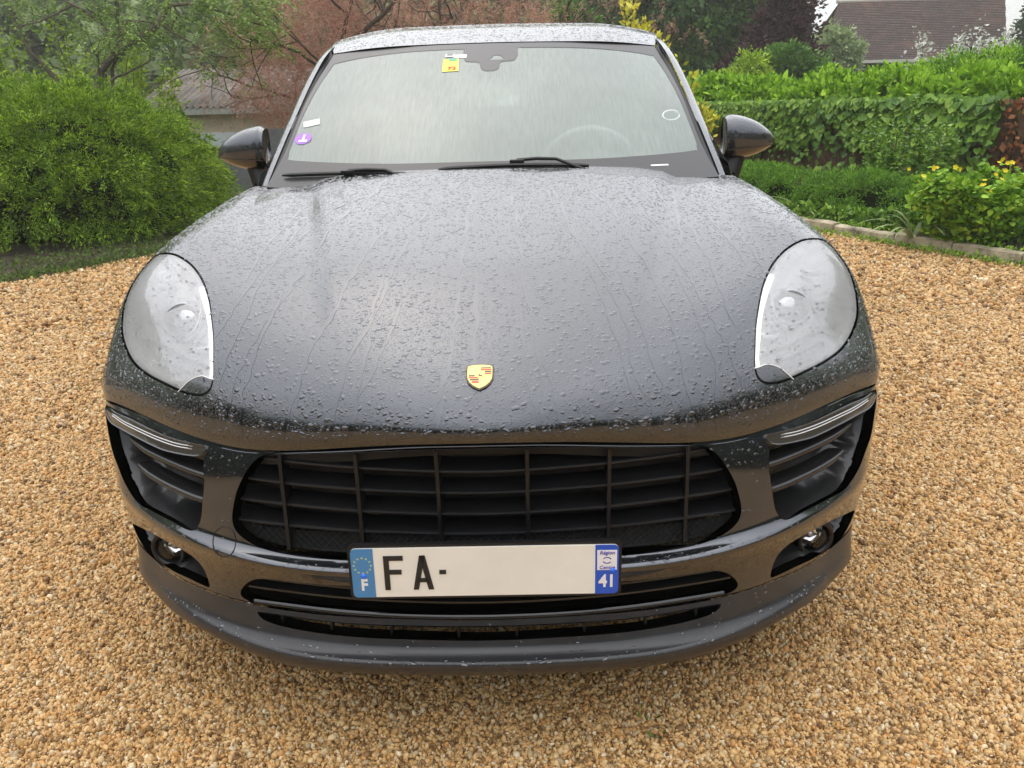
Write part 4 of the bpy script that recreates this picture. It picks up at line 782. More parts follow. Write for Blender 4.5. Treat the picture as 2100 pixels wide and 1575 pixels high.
# ---------------------------------------------------------------- the place
def multi(name, cols, rough=.6, transl=.25, tcol=None, spec=.3, nscale=1.5, amt=.35):
    """leaf material: each leaf its own tint between the given colours; light passes through partly"""
    m, t, b = newmat(name); g = N(t, 'ShaderNodeNewGeometry'); n = N(t, 'ShaderNodeTexNoise', Scale=nscale, Detail=2.0); L(t, g.outputs['Position'], n.inputs[0])
    mx = N(t, 'ShaderNodeMath', operation='MULTIPLY_ADD'); L(t, n.outputs[0], mx.inputs[0]); mx.inputs[1].default_value = amt*2; 
    sb = N(t, 'ShaderNodeMath', operation='SUBTRACT'); L(t, g.outputs['Random Per Island'], sb.inputs[0]); sb.inputs[1].default_value = amt; L(t, sb.outputs[0], mx.inputs[2])
    k = len(cols); c = ramp(t, mx.outputs[0], [(i/(k-1), c) for i, c in enumerate(cols)]); L(t, c, b.inputs['Base Color']); b.inputs['Roughness'].default_value = rough
    b.inputs['Specular IOR Level'].default_value = spec
    if transl:
        tl = N(t, 'ShaderNodeBsdfTranslucent'); L(t, c, tl.inputs[0]); ms = N(t, 'ShaderNodeMixShader'); ms.inputs[0].default_value = transl
        L(t, b.outputs[0], ms.inputs[1]); L(t, tl.outputs[0], ms.inputs[2]); L(t, ms.outputs[0], t.nodes['Material Output'].inputs[0])
multi('leaf_juniper', [(.045, .11, .006), (.16, .29, .012), (.40, .56, .035)], amt=.35, nscale=5)
multi('leaf_locust', [(0.13, 0.212, 0.041), (0.236, 0.366, 0.071), (0.389, 0.531, 0.13)])
multi('leaf_lime', [(0.165, 0.283, 0.014), (0.319, 0.472, 0.024), (0.496, 0.649, 0.047)])
multi('leaf_rust', [(0.295, 0.142, 0.1), (0.519, 0.283, 0.201), (0.684, 0.425, 0.319)])
multi('leaf_wood', [(.05, .11, .03), (.10, .19, .055), (.17, .28, .09)], nscale=.5)
multi('leaf_wood_pale', [(.20, .28, .11), (.34, .43, .19), (.50, .58, .32)], nscale=.5)  # distance haze painted into the leaf colour, besides the haze volume
multi('leaf_weed', [(.04, .07, .012), (.08, .14, .02), (.14, .22, .035)])
multi('leaf_dark', [(.018, .045, .014), (.035, .08, .025), (.06, .13, .035)])
multi('leaf_mid', [(0.047, 0.118, 0.024), (0.1, 0.212, 0.035), (0.177, 0.33, 0.059)])
multi('leaf_purple', [(.035, .014, .016), (.065, .026, .028), (.10, .045, .045)])
multi('leaf_hedge', [(0.094, 0.212, 0.012), (0.248, 0.46, 0.021), (0.448, 0.684, 0.059)], nscale=3)
multi('leaf_ivy', [(0.053, 0.142, 0.017), (0.153, 0.295, 0.028), (0.319, 0.496, 0.071)], rough=.4, nscale=3)
multi('leaf_heath', [(0.041, 0.118, 0.009), (0.118, 0.271, 0.021), (0.248, 0.448, 0.041)], nscale=4)
multi('leaf_variegated', [(.30, .36, .03), (.62, .58, .05), (.78, .72, .12)])
multi('leaf_brown', [(.12, .04, .015), (.30, .10, .03), (.40, .19, .07)])
multi('leaf_celandine', [(.07, .19, .012), (.22, .42, .025), (.40, .60, .06)], nscale=6)
multi('leaf_strap', [(.12, .20, .06), (.28, .36, .16), (.50, .52, .30)])
multi('petal_yellow', [(.70, .50, .01), (.85, .68, .02)], transl=.2); multi('petal_white', [(.55, .58, .48), (.75, .75, .70)], transl=.2)
simple('bark', (.075, .055, .040), .85, noise=.4, nscale=14, bumps=.6, bdist=.01)
simple('bark_grey', (.12, .095, .07), .85, noise=.4, nscale=16, bumps=.6, bdist=.008)
simple('twig', (.16, .10, .06), .8, noise=.3, nscale=20)
simple('earth', (.040, .026, .012), .95, noise=.5, nscale=6, bumps=.8, bdist=.03)
simple('render_wall', (.48, .40, .28), .85, noise=.12, nscale=3); simple('fascia', (.26, .27, .24), .6, noise=.15)
simple('sheet_pale', (.42, .45, .47), .5, noise=.1); simple('sheet_grey', (.16, .16, .165), .6, noise=.2)
simple('post_pale', (.55, .52, .47), .8, noise=.2); simple('barn_dark', (.02, .022, .02), .9); simple('fence_wood', (.11, .065, .035), .85, noise=.5, nscale=9, bumps=.5, bdist=.01)
simple('brick_wall', (.16, .10, .06), .9, noise=.4, nscale=8, bumps=.6, bdist=.02)
# gravel bed (seen between and beyond the loose stones)
STONE = [(0, (.13, .066, .024)), (.16, (.34, .190, .070)), (.34, (.52, .31, .115)), (.52, (.66, .44, .195)), (.66, (.55, .28, .085)), (.78, (.70, .50, .25)), (.90, (.38, .27, .14)), (1, (.78, .65, .43))]
m, t, b = newmat('gravel_bed'); P_ = geopos(t)
v = N(t, 'ShaderNodeTexVoronoi', Scale=95.0); L(t, P_, v.inputs['Vector']); sp = N(t, 'ShaderNodeSeparateColor'); L(t, v.outputs['Color'], sp.inputs[0])
col = ramp(t, sp.outputs[0], STONE)
n = N(t, 'ShaderNodeTexNoise', Scale=.9, Detail=5.0); L(t, P_, n.inputs[0]); tint = ramp(t, n.outputs[0], [(.3, (.66, .62, .58)), (.7, (1, 1, 1))])
mx = N(t, 'ShaderNodeMix', data_type='RGBA', blend_type='MULTIPLY'); mx.inputs[0].default_value = 1; L(t, col, mx.inputs[6]); L(t, tint, mx.inputs[7]); 
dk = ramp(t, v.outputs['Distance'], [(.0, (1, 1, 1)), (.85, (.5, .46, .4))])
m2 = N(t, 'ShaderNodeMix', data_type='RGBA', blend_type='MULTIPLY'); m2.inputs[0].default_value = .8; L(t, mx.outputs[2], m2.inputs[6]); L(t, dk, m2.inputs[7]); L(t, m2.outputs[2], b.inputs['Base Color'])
b.inputs['Roughness'].default_value = .45
iv = N(t, 'ShaderNodeMath', operation='SUBTRACT'); iv.inputs[0].default_value = 1; L(t, v.outputs['Distance'], iv.inputs[1]); bump(t, b, iv.outputs[0], .9, .008)
m, t, b = newmat('pebble'); oi = N(t, 'ShaderNodeObjectInfo'); L(t, ramp(t, oi.outputs['Random'], STONE), b.inputs['Base Color']); b.inputs['Roughness'].default_value = .42; b.inputs['Specular IOR Level'].default_value = .4
m, t, b = newmat('grass_ground'); P_ = geopos(t); n = N(t, 'ShaderNodeTexNoise', Scale=1.2, Detail=8.0); L(t, P_, n.inputs[0]); L(t, ramp(t, n.outputs[0], [(.3, (.03, .055, .015)), (.7, (.08, .13, .03))]), b.inputs['Base Color']); b.inputs['Roughness'].default_value = .9
o = mesh('ground', [(-150, -60, -.012), (150, -60, -.012), (150, 220, -.012), (-150, 220, -.012)], [(0, 1, 2, 3)], 'grass_ground', smooth=False); o['kind'] = 'structure'
# the drive: a big irregular sheet of gravel bounded by the bed on the left and the kerb on the right
drive = [(-30, -12), (30, -12), (30, 1.2), (9, 1.5), (5.08, 3.0), (4.04, 4.72), (3.66, 5.5), (3.28, 6.25), (3.03, 6.8), (2.82, 7.5), (2.6, 9), (2.6, 14), (-2.2, 14), (-2.3, 9.5), (-2.7, 7.6), (-3.1, 6.7), (-3.55, 6.0), (-4.1, 5.0), (-5.4, 3.9), (-8, 3.2), (-30, 2.5)]
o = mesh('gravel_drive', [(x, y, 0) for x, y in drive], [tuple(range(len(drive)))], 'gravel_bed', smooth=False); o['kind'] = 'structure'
# loose stones: points carrying a size, one rounded stone on each
def stones():
    pts = []; sc_ = []; dp = np.array(drive)
    cx, cy = .08, -1.2748
    for (r0, r1, dens, size) in ((0, 2.3, 44000, .0037), (2.3, 3.6, 27000, .0045), (3.6, 5.6, 11000, .0062), (5.6, 9.5, 3000, .0092)):
        A = r1*2*r1*1.6; n = int(dens*4*r1*r1); xy = rng.uniform(-r1, r1, (n, 2))+[cx, cy]; d = np.hypot(xy[:, 0]-cx, xy[:, 1]-cy)
        ok = (d >= r0) & (d < r1) & (xy[:, 1] > -1.0)
        rx, ry = xy[:, 0]-cx, xy[:, 1]-cy; ok &= (np.abs(rx) < (ry*.80+.35))           # what the drive shows in front and beside the car
        ok &= ~((np.abs(xy[:, 0]) < .80-.25*(xy[:, 1] < .6)) & (xy[:, 1] > .45))
        xy = xy[ok]; xy = xy[inside(xy, dp)]; pts.append(xy); k = len(xy)
        sc_.append(size*np.clip(rng.lognormal(0, .38, k), .45, 2.4))
    xy = np.concatenate(pts); s_ = np.concatenate(sc_); n = len(xy); V = np.zeros((n, 3)); V[:, :2] = xy; V[:, 2] = s_*rng.uniform(.0, .75, n)
    me = bpy.data.meshes.new('gravel'); me.vertices.add(n); me.vertices.foreach_set('co', V.ravel()); at = me.attributes.new('size', 'FLOAT', 'POINT'); at.data.foreach_set('value', s_.astype(np.float32)); me.update()
    o = link('gravel', me, None, 'pebble'); o['kind'] = 'stuff'
    ng = bpy.data.node_groups.new('scatter', 'GeometryNodeTree'); ng.interface.new_socket('Geometry', in_out='INPUT', socket_type='NodeSocketGeometry'); ng.interface.new_socket('Geometry', in_out='OUTPUT', socket_type='NodeSocketGeometry')
    A = lambda k, **kw: N(ng, k, **kw)
    gi, go = A('NodeGroupInput'), A('NodeGroupOutput'); ico = A('GeometryNodeMeshIcoSphere', Radius=1.0, Subdivisions=2); sm = A('GeometryNodeSetMaterial'); sm.inputs['Material'].default_value = MATS['pebble']
    ss = A('GeometryNodeSetShadeSmooth'); sp_ = A('GeometryNodeSetPosition'); nz = A('ShaderNodeTexNoise', Scale=1.1); vm = A('ShaderNodeVectorMath', operation='SUBTRACT'); vm.inputs[1].default_value = (.5, .5, .5); vs_ = A('ShaderNodeVectorMath', operation='SCALE'); vs_.inputs['Scale'].default_value = .95
    L(ng, nz.outputs['Color'], vm.inputs[0]); L(ng, vm.outputs[0], vs_.inputs[0]); L(ng, ico.outputs[0], sp_.inputs[0]); L(ng, vs_.outputs[0], sp_.inputs['Offset']); L(ng, sp_.outputs[0], ss.inputs[0]); L(ng, ss.outputs[0], sm.inputs[0])
    io = A('GeometryNodeInstanceOnPoints'); L(ng, gi.outputs[0], io.inputs['Points']); L(ng, sm.outputs[0], io.inputs['Instance'])
    rr = A('FunctionNodeRandomValue', data_type='FLOAT_VECTOR'); rr.inputs[1].default_value = (6.28, 6.28, 6.28); L(ng, rr.outputs[0], io.inputs['Rotation'])
    rs = A('FunctionNodeRandomValue', data_type='FLOAT_VECTOR'); rs.inputs[0].default_value = (.85, .7, .50); rs.inputs[1].default_value = (1.35, 1.1, .85); rs.inputs['Seed'].default_value = 7
    na = A('GeometryNodeInputNamedAttribute', data_type='FLOAT'); na.inputs['Name'].default_value = 'size'; ml = A('ShaderNodeVectorMath', operation='SCALE'); L(ng, rs.outputs[0], ml.inputs[0]); L(ng, na.outputs[0], ml.inputs['Scale']); L(ng, ml.outputs[0], io.inputs['Scale'])
    L(ng, io.outputs[0], go.inputs[0]); md = o.modifiers.new('scatter', 'NODES'); md.node_group = ng; print('stones', n)
stones()

# ---------------------------------------------------------------- foliage
def unit(a): return a/np.maximum(np.linalg.norm(a, axis=-1, keepdims=True), 1e-9)
def leaves(P, D, size, aspect=.5, fold=.25, up=.4, pts=None, jitter=.35, normal=None):
    """leaf blades at points P growing along D; four-cornered, folded along the midrib"""
    n = len(P); D = unit(D+rng.normal(0, jitter, (n, 3))); h = rng.normal(0, 1, (n, 3)) if normal is None else normal+rng.normal(0, .45, (n, 3)); h[:, 2] += up*2
    W = unit(np.cross(D, h)); U = unit(np.cross(W, D)); s = (size*np.clip(rng.lognormal(0, .25, n), .5, 1.8))[:, None]
    tip = P+D*s; mid = P+D*s*.45-U*s*fold*.2; w_ = W*s*aspect*.5
    V = np.stack([P, mid+w_, tip, mid-w_], 1); V[:, 1] += U*s*fold*.25; V[:, 3] += U*s*fold*.25
    F = (np.array([[0, 1, 2], [0, 2, 3]])[None]+(np.arange(n)*4)[:, None, None]).reshape(-1, 3)
    return V.reshape(-1, 3), F
def round_leaves(P, D, size, aspect=.9, up=.4, jitter=.35, normal=None):
    n = len(P); D = unit(D+rng.normal(0, jitter, (n, 3))); h = rng.normal(0, 1, (n, 3)) if normal is None else normal+rng.normal(0, .45, (n, 3)); h[:, 2] += up*2
    W = unit(np.cross(D, h)); U = unit(np.cross(W, D)); s = (size*np.clip(rng.lognormal(0, .25, n), .5, 1.8))[:, None]; w_ = W*s*aspect*.5; c = U*s*.10
    V = np.stack([P, P-D*s*.08+w_*.7+c, P+D*s*.32+w_+c, P+D*s*.70+w_*.55, P+D*s-c, P+D*s*.70-w_*.55, P+D*s*.32-w_+c, P-D*s*.08-w_*.7+c], 1)
    F = (np.array([[0, 1, 2], [0, 2, 3], [0, 3, 4], [0, 4, 5], [0, 5, 6], [0, 6, 7]])[None]+(np.arange(n)*8)[:, None, None]).reshape(-1, 3); return V.reshape(-1, 3), F
def ball(n, r=1.): d = unit(rng.normal(0, 1, (n, 3))); return d*(r*rng.random((n, 1))**(1/3))
def clump_cloud(centers, radii_, per, shell=.5, flat=.75):
    """points gathered in clumps; directions point outwards"""
    P = []; D = []
    for c, r in zip(centers, radii_):
        d = unit(rng.normal(0, 1, (per, 3))); q = r*(shell+(1-shell)*rng.random((per, 1)))*np.array([1, 1, flat]); P.append(np.array(c)+d*q); D.append(d)
    return np.concatenate(P), np.concatenate(D)
def ell_surface(c, rad, n, lo=.8, hi=1., zmin=-.3):
    d = unit(rng.normal(0, 1, (n*3, 3))); d = d[d[:, 2] > zmin][:n]; return np.array(c)+d*np.array(rad)*(lo+(hi-lo)*rng.random((len(d), 1))), d
def branch(mb, p, d, ln, r, depth, tips, bend=.25, kids=3, spread=.7, grav=.0, seg=5):
    p = Vector(p); d = Vector(d).normalized(); pts = [p.copy()]; rs = [r]
    for i in range(seg):
        d = (d+Vector(rng.normal(0, bend*.5, 3))+Vector((0, 0, grav))).normalized(); p = p+d*(ln/seg); pts.append(p.copy()); rs.append(r*(1-.5*(i+1)/seg))
    mb.tube(pts, rs, 6 if r > .02 else 4, False); tips.append((p.copy(), d.copy(), depth))
    if depth > 0:
        for k in range(kids):
            q = pts[-1-(k % max(2, seg-2))]; nd = (d+Vector(rng.normal(0, spread, 3))).normalized(); branch(mb, q, nd, ln*rng.uniform(.55, .8), r*.52, depth-1, tips, bend, kids, spread, grav, seg)
def leafmesh(name, V, F, mat, parent, kind=None): return mesh(name, V, F, mat, parent, smooth=False, kind=kind)
# --- left: big juniper bush
bu = empty('juniper_bush', (-4.9, 8.0, 0), 'big rounded green juniper bush left of the car', 'bush')
def place(parent_, *objs):
    M = Matrix.Translation(parent_.location).inverted()
    for o in objs: o.matrix_parent_inverse = M
def bush_ell(c, rad, n_cl, per, clr, size, aspect, mat, parent, name='foliage', zmin=-.25, up=.2, droop=.0, lo=.86, flat=.75, jitter=.35, grow=1.):
    C_, D_ = ell_surface(c, rad, n_cl, lo, 1.0, zmin); C_ += rng.normal(0, .05, C_.shape)*np.array(rad); rr = clr*rng.uniform(.6, 1.3, len(C_)); P, D = clump_cloud(C_, rr, per, .3, flat)
    D = unit(D+np.repeat(D_, per, 0)*grow+np.array([0, 0, -droop])); k = P[:, 2] > .02; V, F = leaves(P[k], D[k], size, aspect, up=up, jitter=jitter); return leafmesh(name, V, F, mat, parent)
jc, jr = (-5.25, 8.05, .42), (1.62, 1.65, 1.12)
def juniper(c, rad, n, per, mat):
    """overlapping feathery sprays: each one a drooping plume of fine leaflets"""
    C_, D_ = ell_surface(c, rad, n, .84, 1.0, -.3); C_ += rng.normal(0, .06, C_.shape); n = len(C_); dr = unit(D_*1.0+np.array([0, 0, .15])+rng.normal(0, .35, (n, 3))); ln = rng.uniform(.18, .42, n)
    k = np.repeat(np.arange(n), per); u = rng.random(len(k))**.8; ax = dr[k]*ln[k][:, None]*u[:, None]+np.array([0, 0, -.20])*(u*u*ln[k]/.3)[:, None]; w_ = .085*(1.05-u)*ln[k]/.3
    off = rng.normal(0, 1, (len(k), 3))*w_[:, None]*np.array([1, 1, .55]); P = C_[k]+ax+off; D = dr[k]+off*6+np.array([0, 0, -.5])*u[:, None]; ok = P[:, 2] > .02
    V, F = leaves(P[ok], D[ok], .040, .24, up=.3, jitter=.35); return leafmesh('foliage', V, F, mat, bu)
o1 = juniper(jc, jr, 1450, 150, 'leaf_juniper'); o2 = juniper((-6.9, 8.0, .5), (1.8, 1.75, 1.05), 520, 130, 'leaf_juniper')
mb = MB(); 
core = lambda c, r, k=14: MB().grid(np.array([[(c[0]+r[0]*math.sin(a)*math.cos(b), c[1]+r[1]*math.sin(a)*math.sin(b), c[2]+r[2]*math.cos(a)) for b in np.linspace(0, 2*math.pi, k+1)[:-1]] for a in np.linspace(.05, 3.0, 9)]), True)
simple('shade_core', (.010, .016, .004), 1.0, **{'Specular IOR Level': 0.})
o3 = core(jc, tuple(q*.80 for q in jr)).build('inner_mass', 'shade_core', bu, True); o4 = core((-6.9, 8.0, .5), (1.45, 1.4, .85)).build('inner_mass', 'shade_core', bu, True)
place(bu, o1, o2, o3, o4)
# low weeds and bare earth under it
bed = [(-30, 2.5), (-8, 3.2), (-5.4, 3.9), (-4.1, 5.0), (-3.55, 6.0), (-3.1, 6.7), (-2.7, 7.6), (-2.3, 9.5), (-2.2, 14), (-30, 14)]
o = mesh('planting_bed', [(x, y, .006) for x, y in bed], [tuple(range(len(bed)))[::-1]], 'earth', smooth=False); o['kind'] = 'structure'
def along(poly, n, wd, z=0): 
    p = np.array(poly, float); L_ = np.r_[0, np.cumsum(np.linalg.norm(np.diff(p, axis=0), axis=1))]; u = rng.uniform(0, L_[-1], n); return np.stack([np.interp(u, L_, p[:, 0])+rng.normal(0, wd, n), np.interp(u, L_, p[:, 1])+rng.normal(0, wd, n), np.full(n, z)], 1)
def ground_cover(name, P, size, mat, aspect=.5, up=.3, h=.05):
    n = len(P); D = rng.normal(0, .6, (n, 3)); D[:, 2] = abs(D[:, 2])+.35; P = P.copy(); P[:, 2] += rng.uniform(0, h, n); V, F = leaves(P, D, size, aspect, up=up); return leafmesh(name, V, F, mat, None, 'stuff')
ground_cover('ground_weeds', np.concatenate([along([(-7, 3.6), (-5.4, 4.0), (-4.1, 5.1), (-3.5, 6.1), (-3.0, 7.0), (-2.6, 8.5)], 5500, .09), along([(-5, 5.0), (-3.6, 6.6), (-2.9, 8.0)], 2500, .3)]), .032, 'leaf_weed')
# --- left: spreading tree with fine leaflets
def feather_tree():
    tr = empty('spreading_tree', (-6.1, 11.0, 0), 'spreading tree with fine leaflets and bare crooked limbs above the juniper', 'tree')
    mb = MB(); tips = []
    limbs = [([(-6.1, 11, 0), (-6.15, 11, 1.0), (-6.2, 11, 1.62), (-6.02, 11, 1.95), (-5.86, 11, 2.12), (-5.62, 11, 2.20), (-5.25, 11, 2.40), (-5.02, 11, 2.62), (-4.93, 11, 2.85), (-4.85, 11, 3.2)], .075),
        ([(-5.86, 11.02, 2.12), (-5.74, 11.05, 2.35), (-5.70, 11.05, 2.72), (-5.62, 11.1, 3.1)], .035), ([(-6.0, 11, 1.5), (-5.95, 11.1, 1.9), (-5.78, 11.1, 2.15), (-5.70, 11.2, 2.6)], .03),
        ([(-4.97, 11, 2.72), (-4.6, 10.9, 2.74), (-4.2, 10.9, 2.66), (-3.8, 10.8, 2.52), (-3.5, 10.8, 2.42)], .028), ([(-4.5, 10.9, 2.72), (-4.25, 10.9, 2.45), (-4.0, 10.9, 2.2), (-3.8, 10.9, 2.0)], .018),
        ([(-5.1, 11, 2.5), (-4.75, 10.9, 2.30), (-4.45, 10.9, 2.10), (-4.2, 10.9, 2.02), (-3.9, 10.9, 2.06)], .018), ([(-5.95, 11, 1.75), (-5.6, 11, 1.90), (-5.35, 11, 2.0)], .022),
        ([(-5.8, 11.2, 2.1), (-6.0, 11.2, 2.5), (-6.35, 11.2, 2.8), (-6.7, 11.2, 2.95)], .03), ([(-6.9, 11.4, 1.4), (-7.0, 11.4, 1.8), (-7.35, 11.4, 2.3), (-7.5, 11.4, 2.9)], .045), ([(-6.4, 11.2, 2.8), (-6.9, 11.1, 2.6), (-7.2, 11, 2.5)], .018),
        ([(-6.9, 11.3, .1), (-6.9, 11.4, 1.4)], .05)]
    for p, r in limbs:
        p = dense(p, .12, False)+rng.normal(0, .010, (len(dense(p, .12, False)), 3)); mb.tube([tuple(q) for q in p], list(np.linspace(r, r*.45, len(p))), 7, False)
        for q in p[2::3]: branch(mb, q, Vector(rng.normal(0, 1, 3))+Vector((.2, -.2, .2)), rng.uniform(.3, .6), max(.006, r*.22), 1, tips, .35, 3, .8)
    a = mb.build('trunk', 'bark_grey', tr, True)
    C = [tuple(t_[0]) for t_ in tips]
    for _ in range(120): C.append((rng.uniform(-8.2, -3.9), rng.uniform(11.0, 12.2), rng.uniform(2.5, 3.9)))
    for _ in range(95): C.append((rng.uniform(-4.4, -3.2), rng.uniform(10.4, 11.2), rng.uniform(2.15, 2.95)))
    for _ in range(12): C.append((rng.uniform(-4.6, -3.9), rng.uniform(10.4, 11.2), rng.uniform(1.85, 2.1)))
    for _ in range(210): C.append((rng.uniform(-8.8, -3.6), rng.uniform(10.6, 12.6), rng.uniform(3.7, 6.6)))
    C = np.array(C)
    # each spray is a drooping row of paired leaflets
    Ps = []; Ds = []; n = len(C)*3; base = np.repeat(C, 3, 0)+rng.normal(0, .06, (n, 3)); az = rng.uniform(0, 6.283, n); d = np.stack([np.cos(az), np.sin(az)*.6, np.full(n, -.35)], 1)
    for k in range(9):
        u = k/8; q = base+d*u*.26+np.array([0, 0, -.10])*u*u; sd_ = unit(np.cross(d, [0, 0, 1.]))
        for sg in (-1, 1): Ps.append(q+rng.normal(0, .006, q.shape)); Ds.append(sd_*sg+d*.5+np.array([0, 0, -.25]))
    P = np.concatenate(Ps); D = np.concatenate(Ds); V, F = leaves(P, D, .052, .42, up=1., jitter=.15); b_ = leafmesh('crown', V, F, 'leaf_locust', tr); place(tr, a, b_)
feather_tree()
def shrub(name, c, h, wd, label, cat, mat, n_st=14, leaf=.05, aspect=.5, per=10, col='twig', dens=1., group=None, spread=.5, lean=(0, 0), jitter=.5, top=0., fn=leaves):
    o = empty(name, (c[0], c[1], 0), label, cat, group); mb = MB(); P = []; D = []
    for i in range(n_st):
        a = rng.uniform(0, 6.283); hh = h*rng.uniform(.65, 1.05); d = Vector((math.cos(a)*spread*wd+lean[0], math.sin(a)*spread*wd+lean[1], hh)); b0 = Vector((c[0]+math.cos(a)*.05, c[1]+math.sin(a)*.05, c[2]))
        pts = [b0+d*u+Vector((math.cos(a), math.sin(a), 0))*.12*wd*math.sin(u*3)+Vector(rng.normal(0, .012, 3)) for u in np.linspace(0, 1, 8)]; mb.tube(pts, list(np.linspace(.010, .004, 8)), 4, False)
        for j in range(int(60*dens)):
            u = rng.uniform(max(.15, top), 1)**.8; k = min(6, int(u*7)); f = u*7-k; q = pts[k]*(1-f)+pts[min(7, k+1)]*f; off = rng.normal(0, 1, 3); off[2] = abs(off[2])*.4
            for _ in range(per//5+1): P.append(tuple(q+Vector(rng.normal(0, .045*wd+.015, 3)))); D.append(off+rng.normal(0, .4, 3))
    a = mb.build('stems', col, o); V, F = fn(np.array(P), np.array(D), leaf, aspect, jitter=jitter); b_ = leafmesh('foliage', V, F, mat, o); place(o, a, b_); return o
shrub('lime_shrub', (-7.3, 12.2, 0), 2.5, 1.2, 'lime green leafy shrub at the far left behind the juniper', 'shrub', 'leaf_lime', 26, .07, .55, 12, 'bark', 1.3, spread=.9)
shrub('lime_shrub', (-6.6, 12.4, 0), 2.2, 1.0, 'lime green leafy shrub between the juniper and the shed', 'shrub', 'leaf_lime', 26, .07, .55, 12, 'bark', 1.3, spread=.9)
# --- left: low shed with a corrugated roof
def shed():
    o = empty('garden_shed', (-7.3, 18, 0), 'low pale shed with grey brown corrugated roof beyond the juniper', 'shed')
    a = MB().box((-7.2, 19.4, .60), (3.9, 2.4, 1.30)).build('wall', 'render_wall', o)
    m, t, b = newmat('corrugated'); n = N(t, 'ShaderNodeTexNoise', Scale=2.0, Detail=8.0); L(t, geopos(t), n.inputs[0]); L(t, ramp(t, n.outputs[0], [(.3, (.11, .095, .080)), (.55, (.19, .165, .14)), (.75, (.27, .245, .215))]), b.inputs['Base Color']); b.inputs['Roughness'].default_value = .8
    nx = 25*8; rows = []
    for y, z, x0, x1 in ((17.9, 1.36, -9.0, -5.0), (20.3, 2.30, -8.6, -5.0)):
        rows.append([(x0+(x1-x0)*i/nx, y, z+.035*math.sin(2*math.pi*i/8)) for i in range(nx+1)])
    g = MB().grid(np.array(rows)).build('roof', 'corrugated', o, True); md = g.modifiers.new('s', 'SOLIDIFY'); md.thickness = .012
    c = MB().box((-7.0, 17.93, 1.27), (4.0, .04, .14)).build('gutter', 'fascia', o); d = MB().box((-6.9, 17.86, .62), (2.6, .03, .34)).build('door_panel', 'sheet_pale', o); place(o, a, g, c, d)
    q = empty('leaning_sheet', (-4.2, 11.6, 0), 'grey sheet with a slanting top edge beside the left mirror', 'panel'); e = MB().add([(-5.0, 11.7, 0), (-3.3, 11.4, 0), (-3.3, 11.4, 1.0), (-3.85, 11.5, 1.0), (-5.0, 11.7, .50), (-5.0, 11.75, 0), (-3.3, 11.45, 0), (-3.3, 11.45, 1.0), (-3.85, 11.55, 1.0), (-5.0, 11.75, .50)],
        [(0, 1, 2, 3, 4), (9, 8, 7, 6, 5), (2, 7, 8, 3), (3, 8, 9, 4)]).build('sheet', 'sheet_grey', q); place(q, e)
shed()
# --- rust coloured feathery tree behind the windscreen
def rust_tree():
    o = empty('rusty_tree', (-3.4, 13.5, 0), 'rust brown feathery tree with drooping sprays behind the left roof pillar', 'tree'); mb = MB(); tips = []
    for p0, d0, ln, r in (((-3.2, 13.6, 0), (-.05, 0, 1), 2.4, .09), ((-2.6, 13.9, .2), (.1, 0, 1), 2.4, .06), ((-1.2, 14.2, .2), (0, 0, 1), 2.5, .06), ((.0, 14.6, .2), (.1, 0, 1), 2.3, .05)):
        branch(mb, p0, d0, ln, r, 3, tips, .22, 4, .75, -.02, 6)
    a = mb.build('trunk', 'bark', o, True)
    C = [tuple(q[0]) for q in tips]
    for _ in range(900):
        u = rng.random(); C.append((rng.uniform(-4.75, -2.6), rng.uniform(12.6, 14.2), rng.uniform(.75, 3.5)))
    for _ in range(420): C.append((rng.uniform(-3.0, 1.0), rng.uniform(13.4, 15.2), rng.uniform(1.8, 3.15)))
    for _ in range(220): C.append((rng.uniform(-3.9, .8), rng.uniform(13.0, 15.2), rng.uniform(3.1, 5.4)))
    C = np.array(C); k = ~((C[:, 0] < -4.35) & (C[:, 2] < 1.25)) & ~((C[:, 0] < -4.0) & (C[:, 2] > 2.75)); C = C[k]; n = len(C)*3; base = np.repeat(C, 3, 0)+rng.normal(0, .09, (n, 3)); az = rng.uniform(0, 6.283, n); d = np.stack([np.cos(az)*.6, np.sin(az)*.4, np.full(n, -.55)], 1); Ps = []; Ds = []
    for q in range(13):
        u = q/12; p = base+d*u*.34+np.array([0, 0, -.12])*u*u
        for sg in (-1, 1): Ps.append(p+rng.normal(0, .014, p.shape)); Ds.append(unit(np.cross(d, [0, 1, .2]))*sg*.6+d)
    P = np.concatenate(Ps); D = np.concatenate(Ds); V, F = leaves(P, D, .055, .16, jitter=.3); b_ = leafmesh('crown', V, F, 'leaf_rust', o); place(o, a, b_)
rust_tree()
# --- background trees
def tree(name, c, r, z0, label, mat, n_cl=160, per=110, leaf=.14, clr=.5, trunk=.14, cat='tree', group=None, aspect=.6, flat=.8, shell=.25, lobes=None, bark='bark'):
    o = empty(name, (c[0], c[1], 0), label, cat, group); mb = MB(); tips = []; h = z0+r[2]
    branch(mb, (c[0], c[1], 0), (0, 0, 1), h*.52, trunk, 3, tips, .18, 4, .7, .05, 5); a = mb.build('trunk', bark, o, True)
    lob = lobes or [(0, 0, 0, 1.)]; P = []; D = []
    for (dx, dy, dz, k) in lob:
        C_, D_ = ell_surface((c[0]+dx*r[0], c[1]+dy*r[1], h+dz*r[2]), (r[0]*k, r[1]*k, r[2]*k), int(n_cl*k*k), .45, 1.05, -.8); p, d = clump_cloud(C_, clr*rng.uniform(.5, 1.3, len(C_)), per, shell, flat); P.append(p); D.append(d+np.repeat(D_, per, 0)*.4)
    V, F = leaves(np.concatenate(P), np.concatenate(D), leaf, aspect, up=.5); b_ = leafmesh('crown', V, F, mat, o); place(o, a, b_); return o
L4 = [(0, 0, 0, .8), (-.55, .1, -.2, .6), (.55, -.1, -.15, .6), (.1, 0, .5, .55)]
